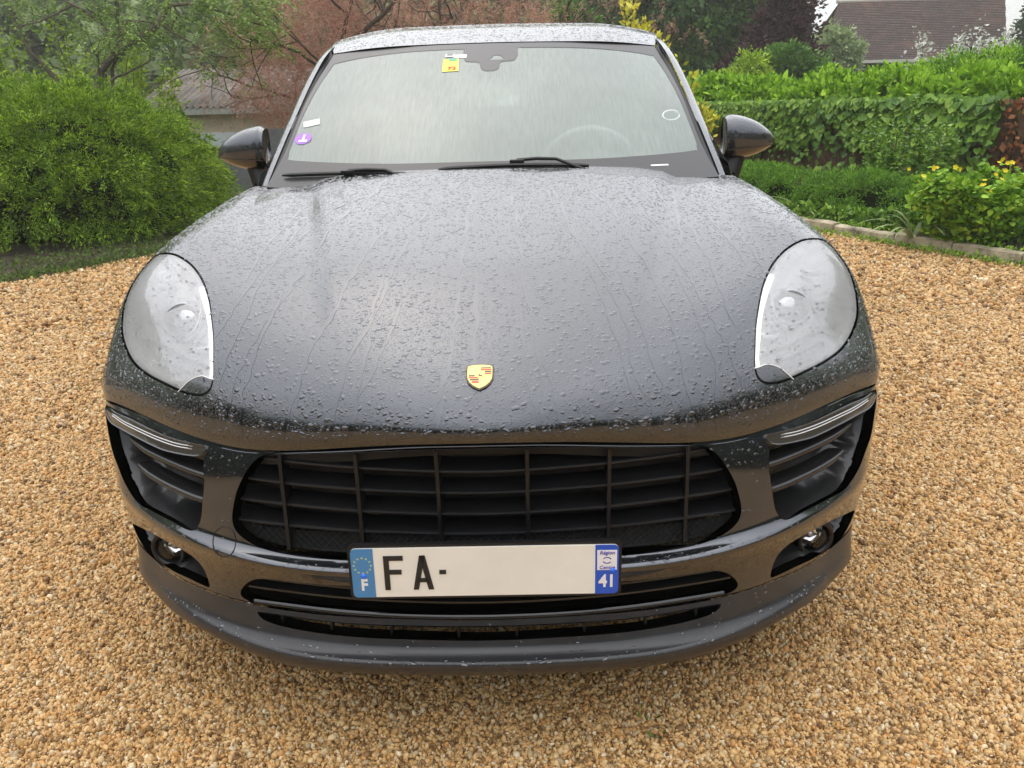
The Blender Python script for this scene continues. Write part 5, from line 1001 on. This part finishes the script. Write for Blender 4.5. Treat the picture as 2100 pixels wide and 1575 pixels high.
tree('leafy_tree', (1.3, 19, 0), (1.0, 1.2, .95), 1.5, 'bright green tree just behind the middle of the roof', 'leaf_mid', 90, 90, .12, .35, lobes=L4)
tree('leafy_tree', (4.6, 25, 0), (2.6, 2.2, 4.4), 1.0, 'dark green tree behind the yellow variegated shrub', 'leaf_wood', 170, 90, .17, .55, lobes=L4)
tree('leafy_tree', (6.3, 25, 0), (1.9, 1.9, 2.5), 1.0, 'green tree left of the purple one', 'leaf_mid', 150, 90, .16, .5, lobes=L4)
tree('purple_tree', (7.4, 22, 0), (1.30, 1.3, 1.55), .8, 'dark purple leaved tree right of the roof', 'leaf_purple', 170, 95, .13, .42, lobes=[(0, 0, 0, .75), (.1, 0, .65, .5), (-.7, 0, -.45, .5), (.8, 0, -.6, .5)])
tree('leafy_tree', (11.9, 30, 0), (1.0, 1.0, .95), 1.75, 'airy pale green tree between the purple one and the tiled house', 'leaf_wood_pale', 90, 70, .13, .35, lobes=L4)
tree('leafy_tree', (10.4, 34, 0), (1.9, 1.7, 2.0), 2.0, 'pale green tree showing sky beside the purple tree', 'leaf_wood_pale', 90, 60, .16, .45, lobes=L4)
tree('small_tree', (6.2, 17.5, 0), (.95, .8, .42), 1.45, 'low rounded green tree over the hedge below the purple one', 'leaf_mid', 90, 90, .085, .24, .05, lobes=L4)
tree('small_tree', (5.2, 17.0, 0), (.5, .5, .5), 1.25, 'low olive green tree over the hedge left of the rounded one', 'leaf_lime', 40, 50, .07, .22, .05, lobes=L4)
# hillside wood behind everything: trees one cannot tell apart
def wood():
    P = []; D = []
    for i in range(300):
        a = rng.uniform(-1.6, .26) if i < 240 else rng.uniform(.75, 1.7); dist = rng.uniform(36, 62); x = math.sin(a)*dist; y = math.cos(a)*dist; h = rng.uniform(9, 14)+(dist-36)*.30; 
        if .10 < a < .5: h *= .40
        h = min(h, 21)
        r = rng.uniform(1.8, 3.2); C_, D_ = ell_surface((x, y, h-r*1.2), (r, r, r*1.5), 26, .6, 1., -1); C2, D2 = ell_surface((x, y, h*.45), (r*1.1, r, h*.40), 26, .6, 1., -1); C_ = np.concatenate([C_, C2]); p, d = clump_cloud(C_, rng.uniform(.5, 1.1, len(C_)), 42, .3); P.append(p); D.append(d)
    V, F = leaves(np.concatenate(P), np.concatenate(D), .42, .65, up=.5); leafmesh('far_wood', V, F, 'leaf_wood_pale', None, 'stuff')
wood()
def dark_wood():
    P = []; D = []
    for i in range(120):
        a = math.pi+rng.uniform(-1.5, 1.5); dist = rng.uniform(13, 20); x = math.sin(a)*dist; y = math.cos(a)*dist; h = rng.uniform(2.6, 4.6)+2.0*math.exp(-((a-math.pi)/.45)**2); r = rng.uniform(1.2, 2.0)
        C_, D_ = ell_surface((x, y, h-r), (r, r, r), 16, .5, 1., -1); C2, _ = ell_surface((x, y, h*.3), (r*1.2, r, h*.35), 12, .5, 1., -1); C_ = np.concatenate([C_, C2]); p, d = clump_cloud(C_, rng.uniform(.5, .9, len(C_)), 26, .3); P.append(p); D.append(d)
    V, F = leaves(np.concatenate(P), np.concatenate(D), .42, .7, up=.5); leafmesh('opposite_wood', V, F, 'leaf_dark', None, 'stuff')
dark_wood()
# --- tiled house
def house():
    o = empty('tiled_house', (17, 35, 0), 'house with a large brown tiled roof on pale posts above the hedge', 'house')
    m, t, b = newmat('roof_tiles'); P_ = geopos(t); br = N(t, 'ShaderNodeTexBrick', Scale=1.0); br.offset = .5
    for k_, v_ in (('Brick Width', .20), ('Row Height', .125), ('Mortar Size', .010), ('Bias', 0.)): br.inputs[k_].default_value = v_
    mp = N(t, 'ShaderNodeMapping'); sx_ = N(t, 'ShaderNodeSeparateXYZ'); cb = N(t, 'ShaderNodeCombineXYZ'); L(t, P_, sx_.inputs[0]); L(t, sx_.outputs[0], cb.inputs[0]); L(t, sx_.outputs[2], cb.inputs[1]); L(t, cb.outputs[0], br.inputs[0])
    br.inputs[1].default_value = (.085, .060, .056, 1); br.inputs[2].default_value = (.135, .092, .084, 1); br.inputs[3].default_value = (.05, .035, .032, 1)
    n = N(t, 'ShaderNodeTexNoise', Scale=.5, Detail=9.0, Roughness=.75); L(t, P_, n.inputs[0]); mx = N(t, 'ShaderNodeMix', data_type='RGBA'); L(t, ramp(t, n.outputs[0], [(.52, (0, 0, 0)), (.66, (.6, .6, .6))]), mx.inputs[0]); L(t, br.outputs[0], mx.inputs[6]); mx.inputs[7].default_value = (.24, .12, .085, 1); L(t, mx.outputs[2], b.inputs['Base Color']); b.inputs['Roughness'].default_value = .75
    bump(t, b, br.outputs['Fac'], -.5, .03)
    # courses as real steps
    rows = []; K = 34; x0e, x1e, x0r, x1r = 13.75, 20.9, 14.6, 21.95
    for i in range(K+1):
        u = i/K; x0 = x0e+(x0r-x0e)*u; x1 = x1e+(x1r-x1e)*u; y = 34+2.7*u; z = 2.66+2.50*u
        rows.append([(x0+(x1-x0)*q, y+.02*math.sin(q*9+i), z-.035) for q in np.linspace(0, 1, 12)]); rows.append([(x0+(x1-x0)*q, y+.02*math.sin(q*9+i), z+.012) for q in np.linspace(0, 1, 12)])
    a = MB().grid(np.array(rows)).build('roof', 'roof_tiles', o); rd = MB().tube([(14.5, 36.75, 5.17), (22.0, 36.75, 5.17)], .09, 8).build('ridge', 'post_pale', o); f = MB().box((17.3, 33.98, 2.56), (7.2, .05, .12)).build('fascia', 'post_pale', o)
    g = MB().add([(13.8, 34.0, 2.6), (14.6, 36.7, 5.1), (14.6, 39.6, 2.6)], [(0, 1, 2)]).add([(14.6, 36.75, 5.1), (21.4, 36.75, 5.1), (20.7, 39.5, 2.6), (13.8, 39.5, 2.6)], [(0, 1, 2, 3)]).build('rear_roof', 'roof_tiles', o)
    w_ = MB().box((17.2, 37.4, 1.3), (6.6, .2, 2.6)).build('wall', 'barn_dark', o); ps = [MB().box((x, 34.2, 1.3), (.22, .22, 2.5)).build('post', 'post_pale', o) for x in (14.1, 16.85, 19.6)]
    place(o, a, rd, f, g, w_, *ps)
house()
o = tree('dark_conifer', (21.2, 32.0, 0), (1.0, 1.2, 2.4), .6, 'dark conifer at the far right edge beside the tiled house', 'leaf_dark', 200, 110, .16, .40, lobes=[(0, 0, 0, 1), (0, 0, .8, .6), (0, 0, -.5, 1.1)])
# --- right: ivy covered wall, hedge above it
A_, B_ = np.array([2.45, 11.6]), np.array([5.60, 7.84]); wd_ = unit(B_-A_); wn = np.array([wd_[1], -wd_[0]]); wl = float(np.linalg.norm(B_-A_))
def wp2(u, off=0., z=0.): p = A_+wd_*u*wl+wn*off; return (p[0], p[1], z)
iw = empty('ivy_wall', wp2(.5), 'brown garden wall overgrown with trailing ivy, right of the car', 'wall')
bx_ = MB().add([wp2(-.05, 0, 0), wp2(1.0, 0, 0), wp2(1.0, 0, 1.16), wp2(-.05, 0, 1.16), wp2(-.05, -.25, 0), wp2(1.0, -.25, 0), wp2(1.0, -.25, 1.16), wp2(-.05, -.25, 1.16)], [(0, 1, 2, 3), (4, 7, 6, 5), (3, 2, 6, 7), (0, 4, 5, 1), (1, 5, 6, 2), (0, 3, 7, 4)]).build('wall_body', 'brick_wall', iw)
def on_wall(n, u0, u1, z0, z1, bias=1., off=.1):
    u = rng.uniform(u0, u1, n); z = z0+(z1-z0)*rng.random(n)**bias; o_ = rng.uniform(.02, off, n); return np.stack([A_[0]+wd_[0]*u*wl+wn[0]*o_, A_[1]+wd_[1]*u*wl+wn[1]*o_, z], 1), u
P, u = on_wall(26000, -.02, .98, .10, 1.25, .55, .24)
cov = .50+.28*np.sin(u*17+1)+.22*np.sin(u*41); keep_ = ((P[:, 2] > 1.06-.62*cov) & (rng.random(len(P)) < .25+.6*cov)) | (rng.random(len(P)) < .04); P = P[keep_]; u = u[keep_]
wn3 = np.array([wn[0], wn[1], 0.]); D = np.tile(wn3*.5+np.array([0, 0, -.8]), (len(P), 1)); sz = .055+.055*np.clip((u-.35)/.5, 0, 1)
V, F = round_leaves(P, D, sz*.85, .95, up=.1, normal=np.tile(wn3*1.3+np.array([0, 0, .5]), (len(P), 1))); iv_ = leafmesh('ivy', V, F, 'leaf_ivy', iw, 'stuff')
# the big ivy leaves one can tell apart: lobed blades, one mesh shared
lv = [(0, 0, 0), (.42, -.12, .02), (.52, .22, .04), (.30, .40, .02), (.22, .80, -.03), (0, 1.0, -.08), (-.22, .80, -.03), (-.30, .40, .02), (-.52, .22, .04), (-.42, -.12, .02), (0, .45, -.02)]
me_ = bpy.data.meshes.new('leaf'); me_.from_pydata(lv, [], [(10, i, (i+1)) for i in range(9)]+[(10, 9, 0)]); me_.materials.append(MATS['leaf_ivy']); lo_ = []
P, u = on_wall(230, .52, 1.0, .42, 1.30, .7, .30)
for i in range(len(P)):
    lf = bpy.data.objects.new('leaf', me_); sc.collection.objects.link(lf); lf.parent = iw; nn = Vector((wn[0], wn[1], .45))+Vector(rng.normal(0, .35, 3)); dn = Vector((rng.normal(0, .5), rng.normal(0, .3), -1)); dn = (dn-nn*dn.dot(nn)/nn.length_squared).normalized(); nn.normalize()
    M = Matrix((dn.cross(nn), dn, nn)).transposed().to_4x4() @ Matrix.Scale(rng.uniform(.055, .10), 4); M.translation = P[i]; lf.matrix_world = M; lf.matrix_basis = Matrix.Translation(iw.location).inverted() @ M
mb = MB()
for i in range(90):
    uu = rng.uniform(0, .95); z = rng.uniform(.2, 1.0); pts = [Vector(wp2(uu+k*rng.uniform(-.004, .004), .05+.02*rng.random(), max(0, z-k*.09))) for k in range(7)]; mb.tube(pts, .006, 4, False)
vn = mb.build('vine_stems', 'twig', iw, kind='stuff'); place(iw, bx_, iv_, vn)
hg = empty('clipped_hedge', wp2(.5, -.9), 'bright green leafy hedge rising behind the ivy wall', 'hedge')
C_ = []; 
for i in range(760):
    uu = rng.uniform(-.05, 1.5); top = 1.47+.06*math.sin(uu*14)+.08*math.sin(uu*31); th = rng.uniform(0, math.pi); p = wp2(uu, -.80+.55*math.cos(th), 0); C_.append((p[0]+rng.normal(0, .05), p[1], .90+(top-.90)*math.sin(th)+rng.normal(0, .03)))
P, D = clump_cloud(C_, rng.uniform(.10, .20, len(C_)), 60, .3, .8); D[:, 2] += .6; V, F = round_leaves(P, D, .060, .72, up=.5); a = leafmesh('foliage', V, F, 'leaf_hedge', hg)
cr_ = []
for sgn, zz in ((-.5, 0), (-.5, 1.25), (-1.2, 1.25), (-1.2, 0)): cr_.append([wp2(uu, sgn, zz) for uu in np.linspace(-.05, 1.5, 12)])
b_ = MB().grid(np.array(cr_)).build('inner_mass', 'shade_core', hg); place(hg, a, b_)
h2 = empty('olive_shrub', (6.7, 9.9, 0), 'dense soft olive green shrub above the wall at the right edge', 'shrub')
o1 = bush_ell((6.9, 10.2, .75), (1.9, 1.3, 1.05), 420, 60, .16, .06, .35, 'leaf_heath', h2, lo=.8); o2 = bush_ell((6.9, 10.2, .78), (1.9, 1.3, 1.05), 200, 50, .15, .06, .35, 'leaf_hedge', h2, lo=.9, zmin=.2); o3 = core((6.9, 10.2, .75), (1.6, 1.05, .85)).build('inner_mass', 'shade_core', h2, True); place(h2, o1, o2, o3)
shrub('blossom_shrub', (7.9, 13.5, 0), 2.2, 1.1, 'white flowering shrub poking above the hedge before the tiled house', 'shrub', 'petal_white', 26, .055, .7, 10, 'twig', .8, spread=.7, top=.6)
# brown leafy fence at right
fe = empty('reed_fence', (6.2, 7.1, 0), 'brown slatted fence with withered orange leaves at the right edge', 'fence')
fl_ = []
for i in range(30):
    x = 5.50+i*.066; y = 7.95-i*.078; fl_.append(MB().box((x, y, .60+rng.normal(0, .01)), (.085, .02, 1.24+rng.uniform(-.03, .03)), Matrix.Rotation(-.87, 3, 'Z')).build('slat', 'fence_wood', fe))
P = np.stack([rng.uniform(5.5, 7.4, 1300)]*1, 1); x = P[:, 0]; P = np.stack([x, 7.95-(x-5.50)*1.18-rng.uniform(.02, .14, len(x)), rng.uniform(.25, 1.25, len(x))], 1); V, F = leaves(P, np.tile([0, -.4, -.7], (len(P), 1)), .065, .7, up=.1); lf_ = leafmesh('withered_leaves', V, F, 'leaf_brown', fe, 'stuff'); place(fe, lf_, *fl_)
# --- right: bed, kerb stones, low heath hedge, flowers
bed2 = [(2.70, 9), (2.90, 7.5), (3.11, 6.8), (3.36, 6.28), (3.74, 5.54), (4.12, 4.76), (5.2, 3.05), (9, 1.6), (30, 1.4), (30, 14), (2.6, 14)]
bo = mesh('planting_bed', [(x, y, .065) for x, y in bed2], [tuple(range(len(bed2)))[::-1]][::1], 'earth', smooth=False); bo['kind'] = 'structure'
m, t, b = newmat('kerb_concrete'); n = N(t, 'ShaderNodeTexNoise', Scale=7.0, Detail=9.0, Roughness=.7); L(t, geopos(t), n.inputs[0]); L(t, ramp(t, n.outputs[0], [(.32, (.075, .07, .045)), (.46, (.33, .28, .19)), (.7, (.58, .50, .36))]), b.inputs['Base Color']); b.inputs['Roughness'].default_value = .85; bump(t, b, n.outputs[0], .8, .015)
kb = empty('stone_kerb', (3.6, 5.4, 0), 'weathered stone kerb edging the flower bed on the right', 'kerb'); kl = np.array([(2.84, 7.6), (3.05, 6.82), (3.31, 6.26), (3.69, 5.52), (4.07, 4.74), (4.6, 3.85), (5.12, 3.03)]); kd = dense(kl, .05, False); Lk = np.r_[0, np.cumsum(np.linalg.norm(np.diff(kd, axis=0), axis=1))]; ks = []
i = 0.; 
while i < Lk[-1]-.4:
    ln = rng.uniform(.55, .85); q = [np.array([np.interp(i+u*ln, Lk, kd[:, 0]), np.interp(i+u*ln, Lk, kd[:, 1])]) for u in np.linspace(.01, .99, 7)]; rows = []
    hh = .105+rng.uniform(-.008, .012)
    for j, p in enumerate(q):
        d = q[min(j+1, 6)]-q[max(j-1, 0)]; d /= np.linalg.norm(d); nn = np.array([d[1], -d[0]])*(1 if True else -1); e = rng.normal(0, .004, 6)
        rows.append([(*(p-nn*.055), -.01), (*(p-nn*(.052+e[0])), hh-.012), (*(p-nn*(.036+e[1])), hh+e[2]), (*(p+nn*(.036+e[3])), hh+e[4]), (*(p+nn*(.052+e[5])), hh-.012), (*(p+nn*.055), -.01)])
    mbk = MB().grid(np.array(rows)); mbk.F += [(0, 1, 2, 3, 4, 5), (41, 40, 39, 38, 37, 36)]; ks.append(mbk.build('kerb_stone', 'kerb_concrete', kb, False)); i += ln
place(kb, *ks)
ground_cover('kerb_weeds', np.concatenate([along(kl-[.10, 0], 2600, .05), along(kl+[.08, 0], 1500, .04, .07)]), .028, 'leaf_celandine')
hh_ = empty('heath_hedge', (4.4, 7.2, 0), 'low dark green feathery hedge along the kerb right of the mirror', 'hedge'); C_ = []
hl = np.array([(2.75, 8.9), (2.95, 8.1), (3.45, 7.3), (4.0, 6.6), (4.6, 5.9), (5.4, 5.2)]); hd_ = dense(hl, .05, False)
for i in range(900):
    p = hd_[rng.integers(len(hd_))]; th = rng.uniform(-.35, math.pi+.2); C_.append((p[0]+.42*math.cos(th)+rng.normal(0, .04), p[1]+.30*math.cos(th)*.6+rng.normal(0, .03), .10+.40*max(0, math.sin(th))+.03*math.sin(p[0]*9)))
P, D = clump_cloud(C_, rng.uniform(.05, .10, len(C_)), 120, .2, .9); D = D*.9+np.array([0, 0, .55]); V, F = leaves(P, D, .032, .22, up=0, jitter=.5); a = leafmesh('foliage', V, F, 'leaf_heath', hh_)
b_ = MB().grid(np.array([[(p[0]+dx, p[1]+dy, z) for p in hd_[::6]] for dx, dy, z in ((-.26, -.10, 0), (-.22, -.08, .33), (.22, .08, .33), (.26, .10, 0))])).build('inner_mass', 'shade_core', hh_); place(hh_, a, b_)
ground_cover('hedge_foot_growth', along(hl-[.42, .25], 3000, .10, .06), .05, 'leaf_ivy', .8, h=.18)
shrub('rose_bush', (4.30, 7.35, 0), .98, .55, 'dark leaved rose bush in front of the ivy wall', 'bush', 'leaf_ivy', 34, .044, .6, 14, 'twig', 1.5, spread=.60)
cl_ = shrub('celandine_clump', (3.98, 5.45, 0), .62, .50, 'light green leafy clump with yellow flowers at the right edge of the bed', 'flowering plant', 'leaf_celandine', 44, .046, .85, 16, 'leaf_celandine', 1.2, spread=.72, fn=round_leaves)
def blooms(n, cx, cy, sx_, sy_, z0, z1, parent):
    for i in range(n):
        c = Vector((cx+rng.normal(0, sx_), cy+rng.normal(0, sy_), rng.uniform(z0, z1))); m_ = MB(); ax = (Vector((0, -1, .6))+Vector(rng.normal(0, .4, 3))).normalized(); q = ax.to_track_quat('Z', 'Y').to_matrix(); rr_ = rng.uniform(.016, .028)
        for k in range(5):
            a = k*2*math.pi/5; e = q @ Vector((math.cos(a), math.sin(a), .25)); f = q @ Vector((-math.sin(a), math.cos(a), 0)); m_.add([c, c+(e*.7+f*.45)*rr_, c+e*rr_*1.1, c+(e*.7-f*.45)*rr_], [(0, 1, 2, 3)])
        o = m_.build('flower', 'petal_yellow', parent); place(parent, o)
blooms(40, 4.0, 5.38, .28, .16, .42, .76, cl_)
def strap_plant(c, n, ln, label, lean=0.):
    o = empty('strap_leaved_plant', c, label, 'plant', None); out = []
    for i in range(n):
        a = rng.uniform(0, 6.283); l = ln*rng.uniform(.6, 1.1); w_ = rng.uniform(.012, .020); p = Vector(c)+Vector((math.cos(a), math.sin(a), 0))*.03; d = Vector((math.cos(a)*.6+lean, math.sin(a)*.4-.15, 1)).normalized(); rows = []; s_ = d.cross(Vector((0, 0, 1))); s_ = s_.normalized() if s_.length > .01 else Vector((1, 0, 0))
        for k in range(8): ww = w_*(1-(k/7)**2)+.001; rows.append([tuple(p-s_*ww), tuple(p+Vector((0, 0, -.2*ww))), tuple(p+s_*ww)]); p = p+d*(l/7); d = (d+Vector((math.cos(a)*.12, math.sin(a)*.1-.03, -.26))).normalized()
        out.append(MB().grid(np.array(rows)).build('leaf', 'leaf_strap', o, True))
    place(o, *out)
strap_plant((3.62, 5.62, .07), 16, .55, 'strap leaved plant with arching pale blades before the yellow flowers', -.1)
strap_plant((3.12, 6.95, .07), 12, .55, 'strap leaved plant against the low hedge near the bonnet', -.2)
# thin weeds coming through the gravel in a few patches
W_ = []
for (cx, cy, r_, n_) in ((-3.4, 4.6, .35, 90), (-2.6, 5.4, .4, 90), (-3.0, 3.4, .3, 60), (3.2, 5.2, .4, 120), (2.6, 5.9, .4, 100), (3.4, 4.2, .35, 70), (2.3, 3.4, .2, 35), (-2.0, 2.3, .15, 25), (.35, .05, .03, 14), (2.0, 2.5, .15, 20)):
    W_.append(np.stack([cx+rng.normal(0, r_, n_), cy+rng.normal(0, r_, n_), np.full(n_, .006)], 1))
ground_cover('gravel_weeds', np.concatenate(W_), .022, 'leaf_weed', .3, h=.01)
# yellow variegated shrub beside the right pillar
def variegated():
    o = empty('variegated_shrub', (2.0, 9.3, 0), 'yellow variegated upright shrub behind the right roof pillar', 'shrub'); mb = MB(); P = []; D = []
    for i in range(34):
        x = rng.uniform(1.45, 2.62); y = 9.2+rng.uniform(-.3, .3); h = 2.42-(x-1.55)*1.0+rng.uniform(-.55, .08); pts = [Vector((2.0+(x-2.0)*(.3+.7*u)+.03*math.sin(u*7+i), y, h*u)) for u in np.linspace(0, 1, 9)]; mb.tube(pts, list(np.linspace(.011, .004, 9)), 4, False)
        for j in range(110):
            u = 1-.5*rng.random()**1.2; k = min(7, int(u*8)); f = u*8-k; q = pts[k]*(1-f)+pts[min(8, k+1)]*f; a = rng.uniform(0, 6.283); P.append(tuple(q+Vector(rng.normal(0, .035, 3)))); D.append((math.cos(a)*.8, math.sin(a)*.8, .7))
    a = mb.build('stems', 'twig', o); V, F = leaves(np.array(P), np.array(D), .084, .50, jitter=.25); b_ = leafmesh('foliage', V, F, 'leaf_variegated', o); place(o, a, b_)
variegated()

# damp spring air: far trees pale a little
hb = MB().box((0, 55, 12.9), (240, 190, 28.2)).build('haze', None, None); hb['kind'] = 'stuff'
m = bpy.data.materials.new('damp_air'); m.use_nodes = True; t = m.node_tree; t.nodes.clear(); pv = N(t, 'ShaderNodeVolumePrincipled'); pv.inputs['Color'].default_value = (.96, .96, .88, 1); pv.inputs['Density'].default_value = .0026; pv.inputs['Anisotropy'].default_value = .1
ou = N(t, 'ShaderNodeOutputMaterial'); L(t, pv.outputs[0], ou.inputs['Volume']); hb.data.materials.append(m)
